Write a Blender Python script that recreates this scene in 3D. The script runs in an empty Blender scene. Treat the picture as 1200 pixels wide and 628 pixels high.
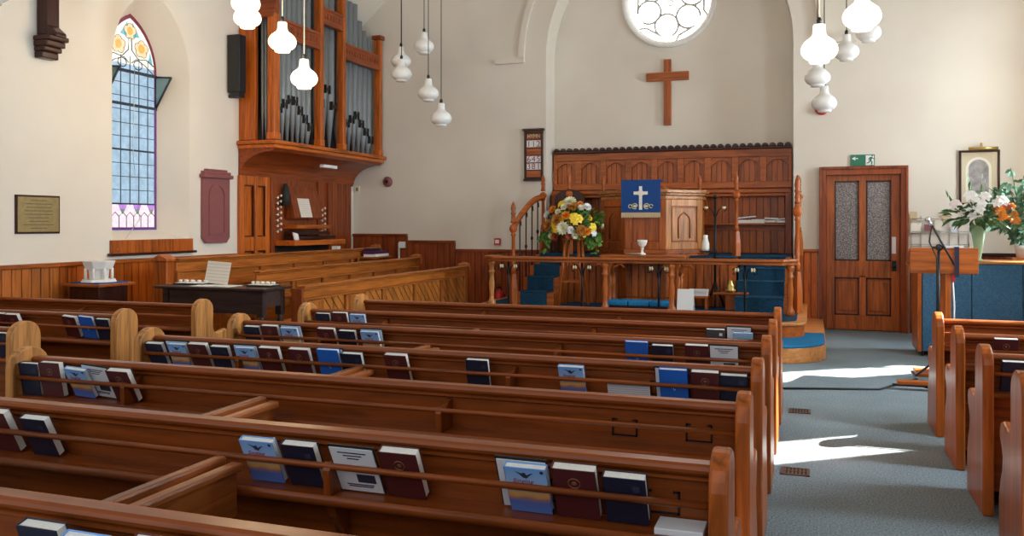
import bpy, bmesh, math, random
from math import sin, cos, tan, atan, pi, radians as R, sqrt
from mathutils import Vector, Matrix
random.seed(7)
scene = bpy.context.scene
COL = scene.collection
# ------------------------------------------------------------------ camera frame (for laying things out on known planes)
CAMZ, TH, F, CX, CY = 1.55, atan(.35), 1000., 600., 262.
CT, ST = cos(TH), sin(TH)
def ang(px): return atan((px-CX)/F) - TH
def xat(px, Y): return Y*tan(ang(px))
def yat(px, X): return X/tan(ang(px))
def dep(X, Y): return Y*CT - X*ST
def zat(py, X, Y): return CAMZ - (py-CY)/F*dep(X, Y)
# ------------------------------------------------------------------ materials
def new_mat(name):
    m = bpy.data.materials.new(name); m.use_nodes = True
    return m, m.node_tree.nodes, m.node_tree.links, m.node_tree.nodes['Principled BSDF']
def mat(name, col, rough=.5, metal=0, noise=0, nscale=30, spec=.5, bump=0, emit=None, estr=0, trans=0):
    m, N, L, b = new_mat(name)
    b.inputs['Base Color'].default_value = (*col, 1); b.inputs['Roughness'].default_value = rough
    b.inputs['Metallic'].default_value = metal; b.inputs['Specular IOR Level'].default_value = spec
    b.inputs['Transmission Weight'].default_value = trans
    if noise or bump:
        tc = N.new('ShaderNodeTexCoord'); no = N.new('ShaderNodeTexNoise')
        no.inputs['Scale'].default_value = nscale; no.inputs['Detail'].default_value = 5
        L.new(tc.outputs['Object'], no.inputs['Vector'])
        if noise:
            r = N.new('ShaderNodeValToRGB')
            r.color_ramp.elements[0].position = .3; r.color_ramp.elements[1].position = .7
            r.color_ramp.elements[0].color = (*[max(0, c*(1-noise)) for c in col], 1)
            r.color_ramp.elements[1].color = (*[min(1, c*(1+noise)) for c in col], 1)
            L.new(no.outputs['Fac'], r.inputs['Fac']); L.new(r.outputs['Color'], b.inputs['Base Color'])
        if bump:
            bp = N.new('ShaderNodeBump'); bp.inputs['Strength'].default_value = bump; bp.inputs['Distance'].default_value = .01
            L.new(no.outputs['Fac'], bp.inputs['Height']); L.new(bp.outputs['Normal'], b.inputs['Normal'])
    if emit:
        b.inputs['Emission Color'].default_value = (*emit, 1); b.inputs['Emission Strength'].default_value = estr
    return m
def wood(name, base, axis='x', rough=.32, contrast=.55, scale=1., coat=.06, diag=0):
    m, N, L, b = new_mat(name)
    tc = N.new('ShaderNodeTexCoord'); mp = N.new('ShaderNodeMapping')
    sc = {'x': (1.2, 16, 16), 'y': (16, 1.2, 16), 'z': (16, 16, 1.2)}[axis]
    mp.inputs['Scale'].default_value = [v*scale for v in sc]
    if diag: mp.inputs['Rotation'].default_value = (R(diag), 0, 0)
    L.new(tc.outputs['Object'], mp.inputs['Vector'])
    no = N.new('ShaderNodeTexNoise'); no.inputs['Scale'].default_value = 1.6; no.inputs['Detail'].default_value = 6
    no.inputs['Distortion'].default_value = .8; L.new(mp.outputs['Vector'], no.inputs['Vector'])
    ge = N.new('ShaderNodeNewGeometry')
    ad = N.new('ShaderNodeMath'); ad.operation = 'MULTIPLY_ADD'; ad.inputs[1].default_value = .22; 
    L.new(ge.outputs['Random Per Island'], ad.inputs[0]); L.new(no.outputs['Fac'], ad.inputs[2])
    r = N.new('ShaderNodeValToRGB'); e = r.color_ramp.elements
    e[0].position = .36; e[1].position = .86
    e[0].color = (*[c*(1-contrast) for c in base], 1); e[1].color = (*[min(1, c*(1+contrast*.8)) for c in base], 1)
    k = e.new(.6); k.color = (*base, 1)
    L.new(ad.outputs[0], r.inputs['Fac']); L.new(r.outputs['Color'], b.inputs['Base Color'])
    b.inputs['Roughness'].default_value = rough; b.inputs['Coat Weight'].default_value = coat
    b.inputs['Coat Roughness'].default_value = .22; b.inputs['Specular IOR Level'].default_value = .28
    bp = N.new('ShaderNodeBump'); bp.inputs['Strength'].default_value = .12; bp.inputs['Distance'].default_value = .004
    L.new(no.outputs['Fac'], bp.inputs['Height']); L.new(bp.outputs['Normal'], b.inputs['Normal'])
    return m
PEW = (.205, .046, .007); CHA = (.37, .088, .013); LITPEW = (.52, .22, .058); ORG = (.46, .105, .012); DRK = (.042, .010, .006)
M = {}
for nm, base in (('pew', PEW), ('cha', CHA), ('pin', LITPEW), ('org', ORG), ('drk', DRK), ('stall', (.37, .108, .018)), ('ore', (.25, .050, .010)), ('lite', (.47, .19, .055)), ('rail', (.38, .095, .016))):
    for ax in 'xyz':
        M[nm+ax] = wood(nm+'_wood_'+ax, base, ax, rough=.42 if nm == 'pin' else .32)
M['divy'] = wood('divider_wood', (.30, .085, .02), 'y', contrast=.7)
M['stalldiag'] = wood('stall_diagonal', (.38, .125, .023), 'z', diag=40)
M['blackwood'] = wood('black_wood', (.045, .026, .022), 'x', rough=.3)
def plaster():
    m, N, L, b = new_mat('cream_plaster')
    tc = N.new('ShaderNodeTexCoord'); n1 = N.new('ShaderNodeTexNoise'); n1.inputs['Scale'].default_value = .8; n1.inputs['Detail'].default_value = 3
    n2 = N.new('ShaderNodeTexNoise'); n2.inputs['Scale'].default_value = 60
    L.new(tc.outputs['Object'], n1.inputs['Vector']); L.new(tc.outputs['Object'], n2.inputs['Vector'])
    r = N.new('ShaderNodeValToRGB'); r.color_ramp.elements[0].color = (.70, .625, .525, 1); r.color_ramp.elements[1].color = (.76, .69, .59, 1)
    r.color_ramp.elements[0].position = .35; r.color_ramp.elements[1].position = .65
    L.new(n1.outputs['Fac'], r.inputs['Fac']); L.new(r.outputs['Color'], b.inputs['Base Color']); b.inputs['Roughness'].default_value = .85
    bp = N.new('ShaderNodeBump'); bp.inputs['Strength'].default_value = .08; bp.inputs['Distance'].default_value = .004
    L.new(n2.outputs['Fac'], bp.inputs['Height']); L.new(bp.outputs['Normal'], b.inputs['Normal'])
    return m
M['plaster'] = plaster()
def carpet(name, c0, c1):
    m, N, L, b = new_mat(name)
    tc = N.new('ShaderNodeTexCoord'); n1 = N.new('ShaderNodeTexNoise'); n1.inputs['Scale'].default_value = 90; n1.inputs['Detail'].default_value = 4
    n2 = N.new('ShaderNodeTexNoise'); n2.inputs['Scale'].default_value = 1.3; n2.inputs['Detail'].default_value = 2
    for n in (n1, n2): L.new(tc.outputs['Object'], n.inputs['Vector'])
    mx = N.new('ShaderNodeMath'); mx.operation = 'MULTIPLY_ADD'; mx.inputs[1].default_value = .25; L.new(n2.outputs['Fac'], mx.inputs[0]); L.new(n1.outputs['Fac'], mx.inputs[2])
    r = N.new('ShaderNodeValToRGB'); r.color_ramp.elements[0].position = .45; r.color_ramp.elements[1].position = .8
    r.color_ramp.elements[0].color = (*c0, 1); r.color_ramp.elements[1].color = (*c1, 1)
    L.new(mx.outputs[0], r.inputs['Fac']); L.new(r.outputs['Color'], b.inputs['Base Color']); b.inputs['Roughness'].default_value = .95
    b.inputs['Specular IOR Level'].default_value = .15
    bp = N.new('ShaderNodeBump'); bp.inputs['Strength'].default_value = .5; bp.inputs['Distance'].default_value = .01
    L.new(n1.outputs['Fac'], bp.inputs['Height']); L.new(bp.outputs['Normal'], b.inputs['Normal'])
    return m
M['carpet'] = carpet('grey_blue_carpet', (.10, .132, .152), (.26, .308, .335))
M['bluecarpet'] = carpet('blue_carpet', (.006, .028, .06), (.02, .08, .145))
M['bluepad'] = carpet('bright_blue_carpet', (.01, .12, .30), (.03, .24, .48))
M['felt'] = carpet('blue_felt', (.035, .105, .20), (.075, .17, .28))
M['bluecloth'] = mat('royal_blue_cloth', (.003, .055, .235), .8, noise=.25, nscale=120)
M['gold'] = mat('gold_thread', (.72, .62, .38), .6, noise=.2, nscale=200)
M['fringe'] = mat('fringe', (.62, .47, .28), .9, noise=.3, nscale=300)
M['silver'] = mat('silver_thread', (.82, .80, .72), .6)
M['white'] = mat('white_card', (.82, .82, .80), .6)
M['paper'] = mat('page_edges', (.80, .79, .75), .7, noise=.06, nscale=200)
M['sheet'] = mat('printed_sheet', (.72, .74, .78), .6)
M['cream'] = mat('cream_paper', (.80, .73, .60), .7)
M['maroon'] = mat('maroon_cover', (.085, .014, .016), .45, noise=.15, nscale=150)
M['navy'] = mat('navy_cover', (.012, .014, .035), .42, noise=.15, nscale=150)
M['bluecover'] = mat('blue_cover', (.02, .13, .55), .35)
M['palecover'] = mat('pale_blue_cover', (.30, .50, .75), .4)
M['greycover'] = mat('grey_cover', (.07, .07, .08), .4)
M['black'] = mat('black_plastic', (.012, .012, .014), .4)
M['iron'] = mat('black_iron', (.015, .015, .018), .35, metal=.6)
M['foamgrille'] = mat('speaker_grille', (.02, .018, .016), .7, noise=.4, nscale=400)
M['ink'] = mat('dark_ink', (.03, .03, .06), .6)
M['redink'] = mat('red_ink', (.35, .03, .06), .6)
M['brass'] = mat('brass', (.55, .38, .12), .3, metal=.9)
M['plaque'] = mat('brass_plaque', (.33, .24, .10), .38, metal=.55, noise=.12, nscale=25)
M['pink'] = mat('dull_red_paint', (.24, .075, .075), .5, noise=.06, nscale=20)
M['glassw'] = mat('opal_glass', (.80, .78, .74), .18, noise=.03, nscale=8)
M['litglass'] = mat('lit_opal_glass', (.9, .85, .75), .3, emit=(1, .88, .66), estr=1.0)
M['pipe'] = mat('organ_pipe_metal', (.235, .255, .262), .5, metal=.25, noise=.06, nscale=3)
M['pipedark'] = mat('pipe_mouth_dark', (.02, .018, .016), .6)
M['dark'] = mat('recess_shade', (.015, .008, .006), .8)  # near-black: the shade of gaps and recesses painted onto their surfaces
M['ivory'] = mat('ivory', (.80, .74, .60), .3)
M['red'] = mat('red_paint', (.55, .02, .02), .35)
M['green'] = mat('exit_green', (.01, .16, .085), .45)
M['stone'] = mat('white_stone', (.80, .77, .72), .55, noise=.05, nscale=12)
M['chrome'] = mat('brushed_steel', (.55, .55, .56), .3, metal=.9)
M['mat_board'] = mat('picture_mount', (.62, .52, .36), .8)
M['leaf'] = mat('leaf_green', (.035, .12, .025), .45, noise=.45, nscale=18)
M['leafb'] = mat('bright_leaf', (.11, .26, .045), .45, noise=.35, nscale=18)
M['leafeu'] = mat('eucalyptus_leaf', (.17, .34, .23), .5, noise=.4, nscale=15)
M['stem'] = mat('stem_green', (.08, .17, .05), .5)
M['yel'] = mat('yellow_petal', (.85, .58, .03), .5, noise=.12, nscale=40)
M['ora'] = mat('orange_petal', (.80, .27, .02), .5, noise=.2, nscale=40)
M['brz'] = mat('bronze_petal', (.52, .20, .03), .6, noise=.3, nscale=60)
M['crm'] = mat('cream_petal', (.84, .80, .58), .5, noise=.08, nscale=40)
M['wht'] = mat('white_petal', (.86, .84, .82), .5)
M['rst'] = mat('rust_petal', (.38, .07, .02), .6)
M['lil'] = mat('pale_pink_petal', (.84, .74, .74), .5)
def song_cover():
    m, N, L, b = new_mat('songbook_cover')
    tc = N.new('ShaderNodeTexCoord'); sp = N.new('ShaderNodeSeparateXYZ'); L.new(tc.outputs['Object'], sp.inputs[0])
    no = N.new('ShaderNodeTexNoise'); no.inputs['Scale'].default_value = 22; L.new(tc.outputs['Object'], no.inputs['Vector'])
    ma = N.new('ShaderNodeMath'); ma.operation = 'MULTIPLY_ADD'; ma.inputs[1].default_value = .022; L.new(no.outputs['Fac'], ma.inputs[0]); L.new(sp.outputs['Z'], ma.inputs[2])
    mr = N.new('ShaderNodeMapRange'); mr.inputs['From Min'].default_value = .011; mr.inputs['From Max'].default_value = .195; L.new(ma.outputs[0], mr.inputs['Value'])
    r = N.new('ShaderNodeValToRGB'); e = r.color_ramp.elements
    e[0].position = 0; e[0].color = (.10, .22, .62, 1); e[1].position = 1; e[1].color = (.16, .38, .80, 1)
    for p, c in ((.22, (.10, .17, .50)), (.30, (.34, .20, .25)), (.36, (.85, .42, .08)), (.43, (.80, .55, .25)), (.49, (.45, .52, .62)), (.60, (.34, .52, .80))):
        k = e.new(p); k.color = (*c, 1)
    L.new(mr.outputs[0], r.inputs['Fac']); L.new(r.outputs['Color'], b.inputs['Base Color']); b.inputs['Roughness'].default_value = .35
    return m
M['song'] = song_cover()
def lines_paper(name, base, ink, freq, lo=.45):
    m, N, L, b = new_mat(name)
    tc = N.new('ShaderNodeTexCoord'); w = N.new('ShaderNodeTexWave'); w.bands_direction = 'Z'; w.inputs['Scale'].default_value = freq
    w.inputs['Distortion'].default_value = 0
    L.new(tc.outputs['Object'], w.inputs['Vector'])
    r = N.new('ShaderNodeValToRGB'); e = r.color_ramp.elements; e[0].position = lo; e[0].color = (*ink, 1); e[1].position = lo+.1; e[1].color = (*base, 1)
    L.new(w.outputs['Fac'], r.inputs['Fac']); L.new(r.outputs['Color'], b.inputs['Base Color']); b.inputs['Roughness'].default_value = .7
    return m
M['lined'] = lines_paper('lined_sheet', (.74, .76, .80), (.50, .52, .58), 26, .3)
M['music'] = lines_paper('music_sheet', (.80, .73, .62), (.64, .58, .50), 9, .1)
def glass_mat(name, col, estr, scale):
    m, N, L, b = new_mat(name)
    tc = N.new('ShaderNodeTexCoord'); no = N.new('ShaderNodeTexNoise'); no.inputs['Scale'].default_value = scale; no.inputs['Detail'].default_value = 4
    L.new(tc.outputs['Object'], no.inputs['Vector'])
    r = N.new('ShaderNodeValToRGB'); r.color_ramp.elements[0].position = .3; r.color_ramp.elements[1].position = .7
    r.color_ramp.elements[0].color = (*[c*.8 for c in col], 1); r.color_ramp.elements[1].color = (*[min(1, c*1.15) for c in col], 1)
    L.new(no.outputs['Fac'], r.inputs['Fac']); L.new(r.outputs['Color'], b.inputs['Emission Color'])
    b.inputs['Base Color'].default_value = (*[c*.3 for c in col], 1); b.inputs['Emission Strength'].default_value = estr; b.inputs['Roughness'].default_value = .2
    return m
M['paneglass'] = glass_mat('daylit_obscured_glass', (.30, .43, .55), .9, 14)
M['roseglass'] = glass_mat('daylit_clear_glass', (1, .97, .92), 6, 3)
for nm, c in (('g_orange', (.85, .33, .06)), ('g_peach', (.85, .52, .30)), ('g_white', (.80, .78, .66)), ('g_red', (.13, .012, .03)), ('g_teal', (.12, .38, .42)),
              ('g_pink', (.72, .60, .66)), ('g_purple', (.40, .20, .55)), ('g_green', (.16, .22, .18)), ('g_plum', (.10, .03, .12))):
    M[nm] = glass_mat('stained_'+nm[2:], c, .95, 30)
M['lead'] = mat('lead_came', (.025, .03, .05), .5)
def clear_pane(name, col, fac):
    m, N, L, b = new_mat(name)
    t = N.new('ShaderNodeBsdfTransparent'); t.inputs['Color'].default_value = (*col, 1); mx = N.new('ShaderNodeMixShader'); mx.inputs[0].default_value = fac
    b.inputs['Base Color'].default_value = (*col, 1); b.inputs['Roughness'].default_value = .05
    L.new(t.outputs[0], mx.inputs[1]); L.new(b.outputs[0], mx.inputs[2]); L.new(mx.outputs[0], N['Material Output'].inputs['Surface'])
    return m
M['clear'] = clear_pane('clear_leaded_glass', (.96, .97, .97), .08)
M['vase'] = clear_pane('green_tinted_glass', (.62, .80, .58), .45)
M['cheek'] = clear_pane('grey_green_glass', (.42, .58, .55), .6)
def door_glass():
    m, N, L, b = new_mat('hammered_door_glass')
    tc = N.new('ShaderNodeTexCoord'); v = N.new('ShaderNodeTexVoronoi'); v.inputs['Scale'].default_value = 55; L.new(tc.outputs['Object'], v.inputs['Vector'])
    r = N.new('ShaderNodeValToRGB'); r.color_ramp.elements[0].color = (.50, .46, .44, 1); r.color_ramp.elements[1].color = (.17, .145, .14, 1)
    r.color_ramp.elements[1].position = .6
    L.new(v.outputs['Distance'], r.inputs['Fac']); L.new(r.outputs['Color'], b.inputs['Base Color']); b.inputs['Roughness'].default_value = .22
    bp = N.new('ShaderNodeBump'); bp.inputs['Strength'].default_value = .8; bp.inputs['Distance'].default_value = .01
    L.new(v.outputs['Distance'], bp.inputs['Height']); L.new(bp.outputs['Normal'], b.inputs['Normal'])
    return m
M['doorglass'] = door_glass()
M['picture'] = mat('engraving', (.30, .27, .26), .3, noise=.5, nscale=9)
# ------------------------------------------------------------------ mesh builder
class MB:
    def __init__(s): s.v = []; s.f = []; s.sm = []
    def add(s, vs, fs, smooth=False):
        o = len(s.v); s.v += [Vector(p) for p in vs]
        for f in fs: s.f.append([i+o for i in f]); s.sm.append(smooth)
        return s
    def box(s, x0, x1, y0, y1, z0, z1):
        return s.add([(x0,y0,z0),(x1,y0,z0),(x1,y1,z0),(x0,y1,z0),(x0,y0,z1),(x1,y0,z1),(x1,y1,z1),(x0,y1,z1)],
                     [(0,3,2,1),(4,5,6,7),(0,1,5,4),(1,2,6,5),(2,3,7,6),(3,0,4,7)])
    def prism(s, poly, axis, a, b, smooth=False):
        n = len(poly)
        def P(p, t): return {'x': (t, p[0], p[1]), 'y': (p[0], t, p[1]), 'z': (p[0], p[1], t)}[axis]
        vs = [P(p, a) for p in poly] + [P(p, b) for p in poly]
        o = len(s.v); s.v += [Vector(q) for q in vs]
        s.f += [[o+i for i in range(n)][::-1], [o+n+i for i in range(n)]]; s.sm += [False, False]
        for i in range(n):
            j = (i+1) % n; s.f.append([o+i, o+j, o+n+j, o+n+i]); s.sm.append(smooth)
        return s
    def lathe(s, c, prof, n=16, smooth=True):
        o = len(s.v); k = len(prof)
        for r, z in prof:
            for i in range(n): s.v.append(Vector((c[0]+max(r, .0004)*cos(2*pi*i/n), c[1]+max(r, .0004)*sin(2*pi*i/n), c[2]+z)))
        for a in range(k-1):
            for i in range(n):
                j = (i+1) % n; s.f.append([o+a*n+i, o+a*n+j, o+(a+1)*n+j, o+(a+1)*n+i]); s.sm.append(smooth)
        s.f += [[o+i for i in range(n)][::-1], [o+(k-1)*n+i for i in range(n)]]; s.sm += [False, False]
        return s
    def tube(s, pts, r, n=8, smooth=True):
        pts = [Vector(p) for p in pts]; k = len(pts); rs = r if isinstance(r, (list, tuple)) else [r]*k
        o = len(s.v)
        for i, p in enumerate(pts):
            d = (pts[min(i+1, k-1)] - pts[max(i-1, 0)]).normalized()
            up = Vector((0,0,1)) if abs(d.z) < .95 else Vector((0,1,0))
            a = d.cross(up).normalized(); b = a.cross(d).normalized()
            for q in range(n): s.v.append(p + a*rs[i]*cos(2*pi*q/n) + b*rs[i]*sin(2*pi*q/n))
        for i in range(k-1):
            for q in range(n):
                w = (q+1) % n; s.f.append([o+i*n+q, o+i*n+w, o+(i+1)*n+w, o+(i+1)*n+q]); s.sm.append(smooth)
        s.f += [[o+q for q in range(n)][::-1], [o+(k-1)*n+q for q in range(n)]]; s.sm += [False, False]
        return s
    def ball(s, c, r, nu=14, nv=9):
        r = r if isinstance(r, (list, tuple)) else (r, r, r); o = len(s.v)
        for a in range(nv+1):
            t = max(.02, min(pi-.02, pi*a/nv))
            for i in range(nu): s.v.append(Vector((c[0]+r[0]*sin(t)*cos(2*pi*i/nu), c[1]+r[1]*sin(t)*sin(2*pi*i/nu), c[2]-r[2]*cos(t))))
        for a in range(nv):
            for i in range(nu):
                j = (i+1) % nu; s.f.append([o+a*nu+i, o+a*nu+j, o+(a+1)*nu+j, o+(a+1)*nu+i]); s.sm.append(True)
        s.f += [[o+i for i in range(nu)][::-1], [o+nv*nu+i for i in range(nu)]]; s.sm += [True, True]
        return s
    def xf(s, m, start=0):
        for i in range(start, len(s.v)): s.v[i] = m @ s.v[i]
        return s
ORI = {}
def build(name, mb, m, parent=None, origin=None, bevel=0):
    if origin is None: origin = ORI[parent.name] if parent is not None else Vector((0,0,0))
    origin = Vector(origin)
    me = bpy.data.meshes.new(name)
    me.from_pydata([tuple(v-origin) for v in mb.v], [], mb.f)
    me.polygons.foreach_set('use_smooth', mb.sm)
    bm = bmesh.new(); bm.from_mesh(me); bmesh.ops.recalc_face_normals(bm, faces=bm.faces); bm.to_mesh(me); bm.free()
    me.materials.append(M[m] if isinstance(m, str) else m)
    o = bpy.data.objects.new(name, me); COL.objects.link(o)
    if parent is not None: o.parent = parent
    else: o.location = origin
    ORI[o.name] = origin
    if bevel:
        b = o.modifiers.new('bevel', 'BEVEL'); b.width = bevel; b.segments = 2; b.limit_method = 'ANGLE'; b.angle_limit = R(40)
    return o
def tag(o, label=None, cat=None, group=None, kind=None):
    if label: o['label'] = label
    if cat: o['category'] = cat
    if group: o['group'] = group
    if kind: o['kind'] = kind
    return o
def T(name, label, cat, loc=(0,0,0), group=None):
    o = bpy.data.objects.new(name, None); o.empty_display_size = .1; COL.objects.link(o); o.location = loc
    ORI[o.name] = Vector(loc)
    return tag(o, label, cat, group)
def one(name, mb, m, label, cat, loc, group=None, bevel=0):
    return tag(build(name, mb, m, None, loc, bevel), label, cat, group)
def struct(name, mb, m, label=None, cat=None, parent=None, bevel=0):
    o = build(name, mb, m, parent, None, bevel)
    if parent is None:
        o['kind'] = 'structure'
        if label: o['label'] = label
        if cat: o['category'] = cat
    return o
def dup(root):
    c = root.copy(); COL.objects.link(c)
    for ch in root.children:
        d = ch.copy(); COL.objects.link(d); d.parent = c
        for g in ch.children:
            e = g.copy(); COL.objects.link(e); e.parent = d
    return c
def cut(o, mb):
    c = build('cutter', mb, 'plaster', None, (0,0,0))
    md = o.modifiers.new('cut', 'BOOLEAN'); md.object = c; md.operation = 'DIFFERENCE'; md.solver = 'EXACT'
    bpy.context.view_layer.update()
    me = bpy.data.meshes.new_from_object(o.evaluated_get(bpy.context.evaluated_depsgraph_get()))
    o.modifiers.clear(); o.data = me; bpy.data.objects.remove(c)
def text_mb(s, size, ext=.0015, align='CENTER', shear=0):
    cu = bpy.data.curves.new('txt', 'FONT'); cu.body = s; cu.size = size; cu.extrude = ext; cu.align_x = align; cu.shear = shear
    cu.resolution_u = 3
    o = bpy.data.objects.new('txt', cu); COL.objects.link(o); bpy.context.view_layer.update()
    me = bpy.data.meshes.new_from_object(o.evaluated_get(bpy.context.evaluated_depsgraph_get()))
    mb = MB(); mb.add([v.co.copy() for v in me.vertices], [list(p.vertices) for p in me.polygons])
    bpy.data.objects.remove(o); bpy.data.curves.remove(cu)
    mb.xf(Matrix.Rotation(pi/2, 4, 'X'))           # stand upright, facing -Y
    return mb
def arch(c, a, z0, zs, rise, n=10):
    """pointed arch outline (closed), counter-clockwise from bottom left"""
    Rr = (a*a+rise*rise)/(2*a); p = [(c-a, z0), (c+a, z0), (c+a, zs)]
    t1 = math.asin(min(1, rise/Rr))
    if rise > a*1.0001 or True:
        for i in range(1, n+1): t = t1*i/n; p.append((c+a-Rr+Rr*cos(t), zs+Rr*sin(t)))
        for i in range(n-1, -1, -1): t = t1*i/n; p.append((c-a+Rr-Rr*cos(t), zs+Rr*sin(t)))
    return p
WORLD, SUN, WIN, BULB, EXPO = 1.05, 48.0, 330, 14, 0.42
# ================================================================== THE SETTING
XL, XR, YF, YC, ZE = -7.6, 3.4, 13.27, 13.77, 4.85
CXC = -2.12                                            # centre line of the chapel
struct('floor', MB().box(XL-.45, XR+.45, -3.2, 14.0, -.12, 0), 'carpet')
# left wall with its splayed lancet recess
WC = 8.41
lw = struct('wall_left', MB().box(XL-.45, XL, -3.2, 14.0, -.02, 5.3), 'plaster')
m = MB(); A = arch(WC, .65, 1.36, 3.45, .95); B = arch(WC, .45, 1.46, 3.45, .70); n = len(A)
def loft(mb, P0, x0, P1, x1):
    o = len(mb.v); k = len(P0)
    mb.v += [Vector((x0, p[0], p[1])) for p in P0] + [Vector((x1, p[0], p[1])) for p in P1]
    for i in range(k): j = (i+1) % k; mb.f.append([o+i, o+j, o+k+j, o+k+i]); mb.sm.append(False)
    mb.f += [[o+i for i in range(k)][::-1], [o+k+i for i in range(k)]]; mb.sm += [False, False]
# extend the splay past both faces so that the cut is clean
def lerp(P, Q, t): return [(a[0]+(b[0]-a[0])*t, a[1]+(b[1]-a[1])*t) for a, b in zip(P, Q)]
loft(m, lerp(A, B, -.3), XL+.105, lerp(A, B, 1.5), XL-.525)
cut(lw, m)
# right wall with three daylight lancets
rw = struct('wall_right', MB().box(XR, XR+.2, -3.2, 14.0, -.02, 4.95), 'plaster')
RW = (8.83, 11.86, 5.8)
RWH = (.36, .36, .36)
for k, c in enumerate(RW):
    m = MB(); loft(m, arch(c, RWH[k], 1.36, 4.30, .42), XR-.1, arch(c, RWH[k], 1.36, 4.30, .42), XR+.6); cut(rw, m)
# front wall with chancel arch; door recess
fw = struct('wall_front', MB().box(XL-.45, XR+.2, YF, YC, -.02, 10.4), 'plaster')
AX0, AX1 = -4.06, -.24
ac, ah = (AX0+AX1)/2, (AX1-AX0)/2
m = MB(); m.prism(arch(ac, ah, -.5, 4.25, 2.15, 20), 'y', YF-.2, YC+.2); cut(fw, m)
DX0, DX1 = xat(967, YF), xat(1056, YF)
m = MB().box(DX0, DX1, YF-.1, YF+.16, -.5, 2.32); cut(fw, m)
cw = struct('wall_chancel', MB().box(AX0-.6, AX1+.6, YC, YC+.4, -.02, 10.4), 'plaster')
RX, RZ, RR = xat(784, YC), zat(0, -2.07, YC), .76
m = MB(); o_ = []
cir = [(RX+(RR-.10)*cos(2*pi*i/48), RZ+(RR-.10)*sin(2*pi*i/48)) for i in range(48)]
m.prism(cir, 'y', YC-.1, YC+.5); cut(cw, m)
# hood mould over the arch and the little label stops
def hood(mb, a, w, y0, y1):
    P = arch(ac, a, 4.25, 4.25, 2.15*(a/ah), 20)[2:]; Q = arch(ac, a+w, 4.25, 4.25, 2.15*((a+w)/ah), 20)[2:]
    for i in range(len(P)-1):
        o = len(mb.v)
        for y in (y0, y1):
            for q in (P[i], P[i+1], Q[i+1], Q[i]): mb.v.append(Vector((q[0], y, q[1])))
        for f in ((0,1,2,3), (7,6,5,4), (0,4,5,1), (1,5,6,2), (2,6,7,3), (3,7,4,0)): mb.f.append([o+t for t in f]); mb.sm.append(False)
    return mb
m = hood(MB(), ah+.36, .09, YF-.07, YF+.01)
for s in (-1, 1):
    x0 = ac+s*(ah+.36); x1 = ac+s*(ah+.86); m.box(min(x0, x1), max(x0, x1), YF-.07, YF+.01, 4.18, 4.26)
struct('trim_1', m, 'plaster')
# sloped plaster ceiling
m = MB(); ridge = CXC; zr = ZE+(ridge-XL)*.9
for x0, z0 in ((XL-.5, ZE-.45), (XR+.02, ZE-.05)):
    zz = zr + abs(ridge-(XL+XR)/2)*0
    m.prism([(x0, z0), (ridge, zz), (ridge, zz+.2), (x0, z0+.2)], 'y', -3.2, 14.2)
struct('ceiling', m, 'plaster')
# ---- lancet glass (left): leaded obscured glass with stained head and foot
GX = XL-.36
w1 = struct('window_1', MB().prism(arch(WC, .46, 1.45, 3.45, .71), 'x', GX-.012, GX), 'paneglass')
ld = MB()
for k in range(1, 6):
    y = WC-.45+.15*k; ld.box(GX, GX+.008, y-.004, y+.004, 1.78, 3.62)
for k in range(11):
    z = 1.80+.165*k; t = .011 if k in (4,) else .004
    ld.box(GX, GX+.009, WC-.45, WC+.45, z-t, z+t)
build('lead_lattice', ld, 'lead', w1)
# border strip following the arch
P = arch(WC, .45, 1.47, 3.45, .70, 12); Q = arch(WC, .415, 1.505, 3.45, .645, 12)
def strip(P, Q, i0, i1):
    mb = MB()
    for i in range(i0, i1):
        a, b = i % len(P), (i+1) % len(P); o = len(mb.v)
        for x in (GX, GX+.01):
            for q in (P[a], P[b], Q[b], Q[a]): mb.v.append(Vector((x, q[0], q[1])))
        for f in ((0,1,2,3), (7,6,5,4), (0,4,5,1), (1,5,6,2), (2,6,7,3), (3,7,4,0)): mb.f.append([o+t for t in f]); mb.sm.append(False)
    return mb
build('red_border', strip(P, Q, 2, 26), 'g_red', w1)
m = strip(P, Q, 0, 2); mm = strip(P, Q, 26, 27); m.add(mm.v, mm.f); build('plum_border', m, 'g_plum', w1)
# head: pale ground, three tulip-like blooms, scroll leaves
hd = [p for p in arch(WC, .41, 3.52, 3.53, .57, 12)]
build('pale_head_glass', MB().prism(hd, 'x', GX, GX+.004), 'g_white', w1)
def disc(mb, y, z, ry, rz, x0, x1, n=18, a0=0): return mb.prism([(y+ry*cos(2*pi*i/n+a0), z+rz*sin(2*pi*i/n+a0)) for i in range(n)], 'x', x0, x1)
ring = MB()
for (y, z, s) in ((WC, 3.93, .9), (WC-.19, 3.74, 1), (WC+.19, 3.74, 1)):
    bl = MB()
    for q in range(5):
        yy, zz = y+.062*s*cos(q*1.257+.3), z+.058*s*sin(q*1.257+.3); disc(bl, yy, zz, .054*s, .054*s, GX, GX+.007-.0004*q, 12)
        ring.tube([(GX+.007, yy+.054*s*cos(q*1.257+.3+(t-6)*.24), zz+.054*s*sin(q*1.257+.3+(t-6)*.24)) for t in range(13)], .0035, 5)
    build('bloom_petals', bl, 'g_peach', w1)
    build('bloom_heart', disc(MB(), y, z+.005, .050*s, .056*s, GX, GX+.010), 'g_orange', w1)
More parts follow.
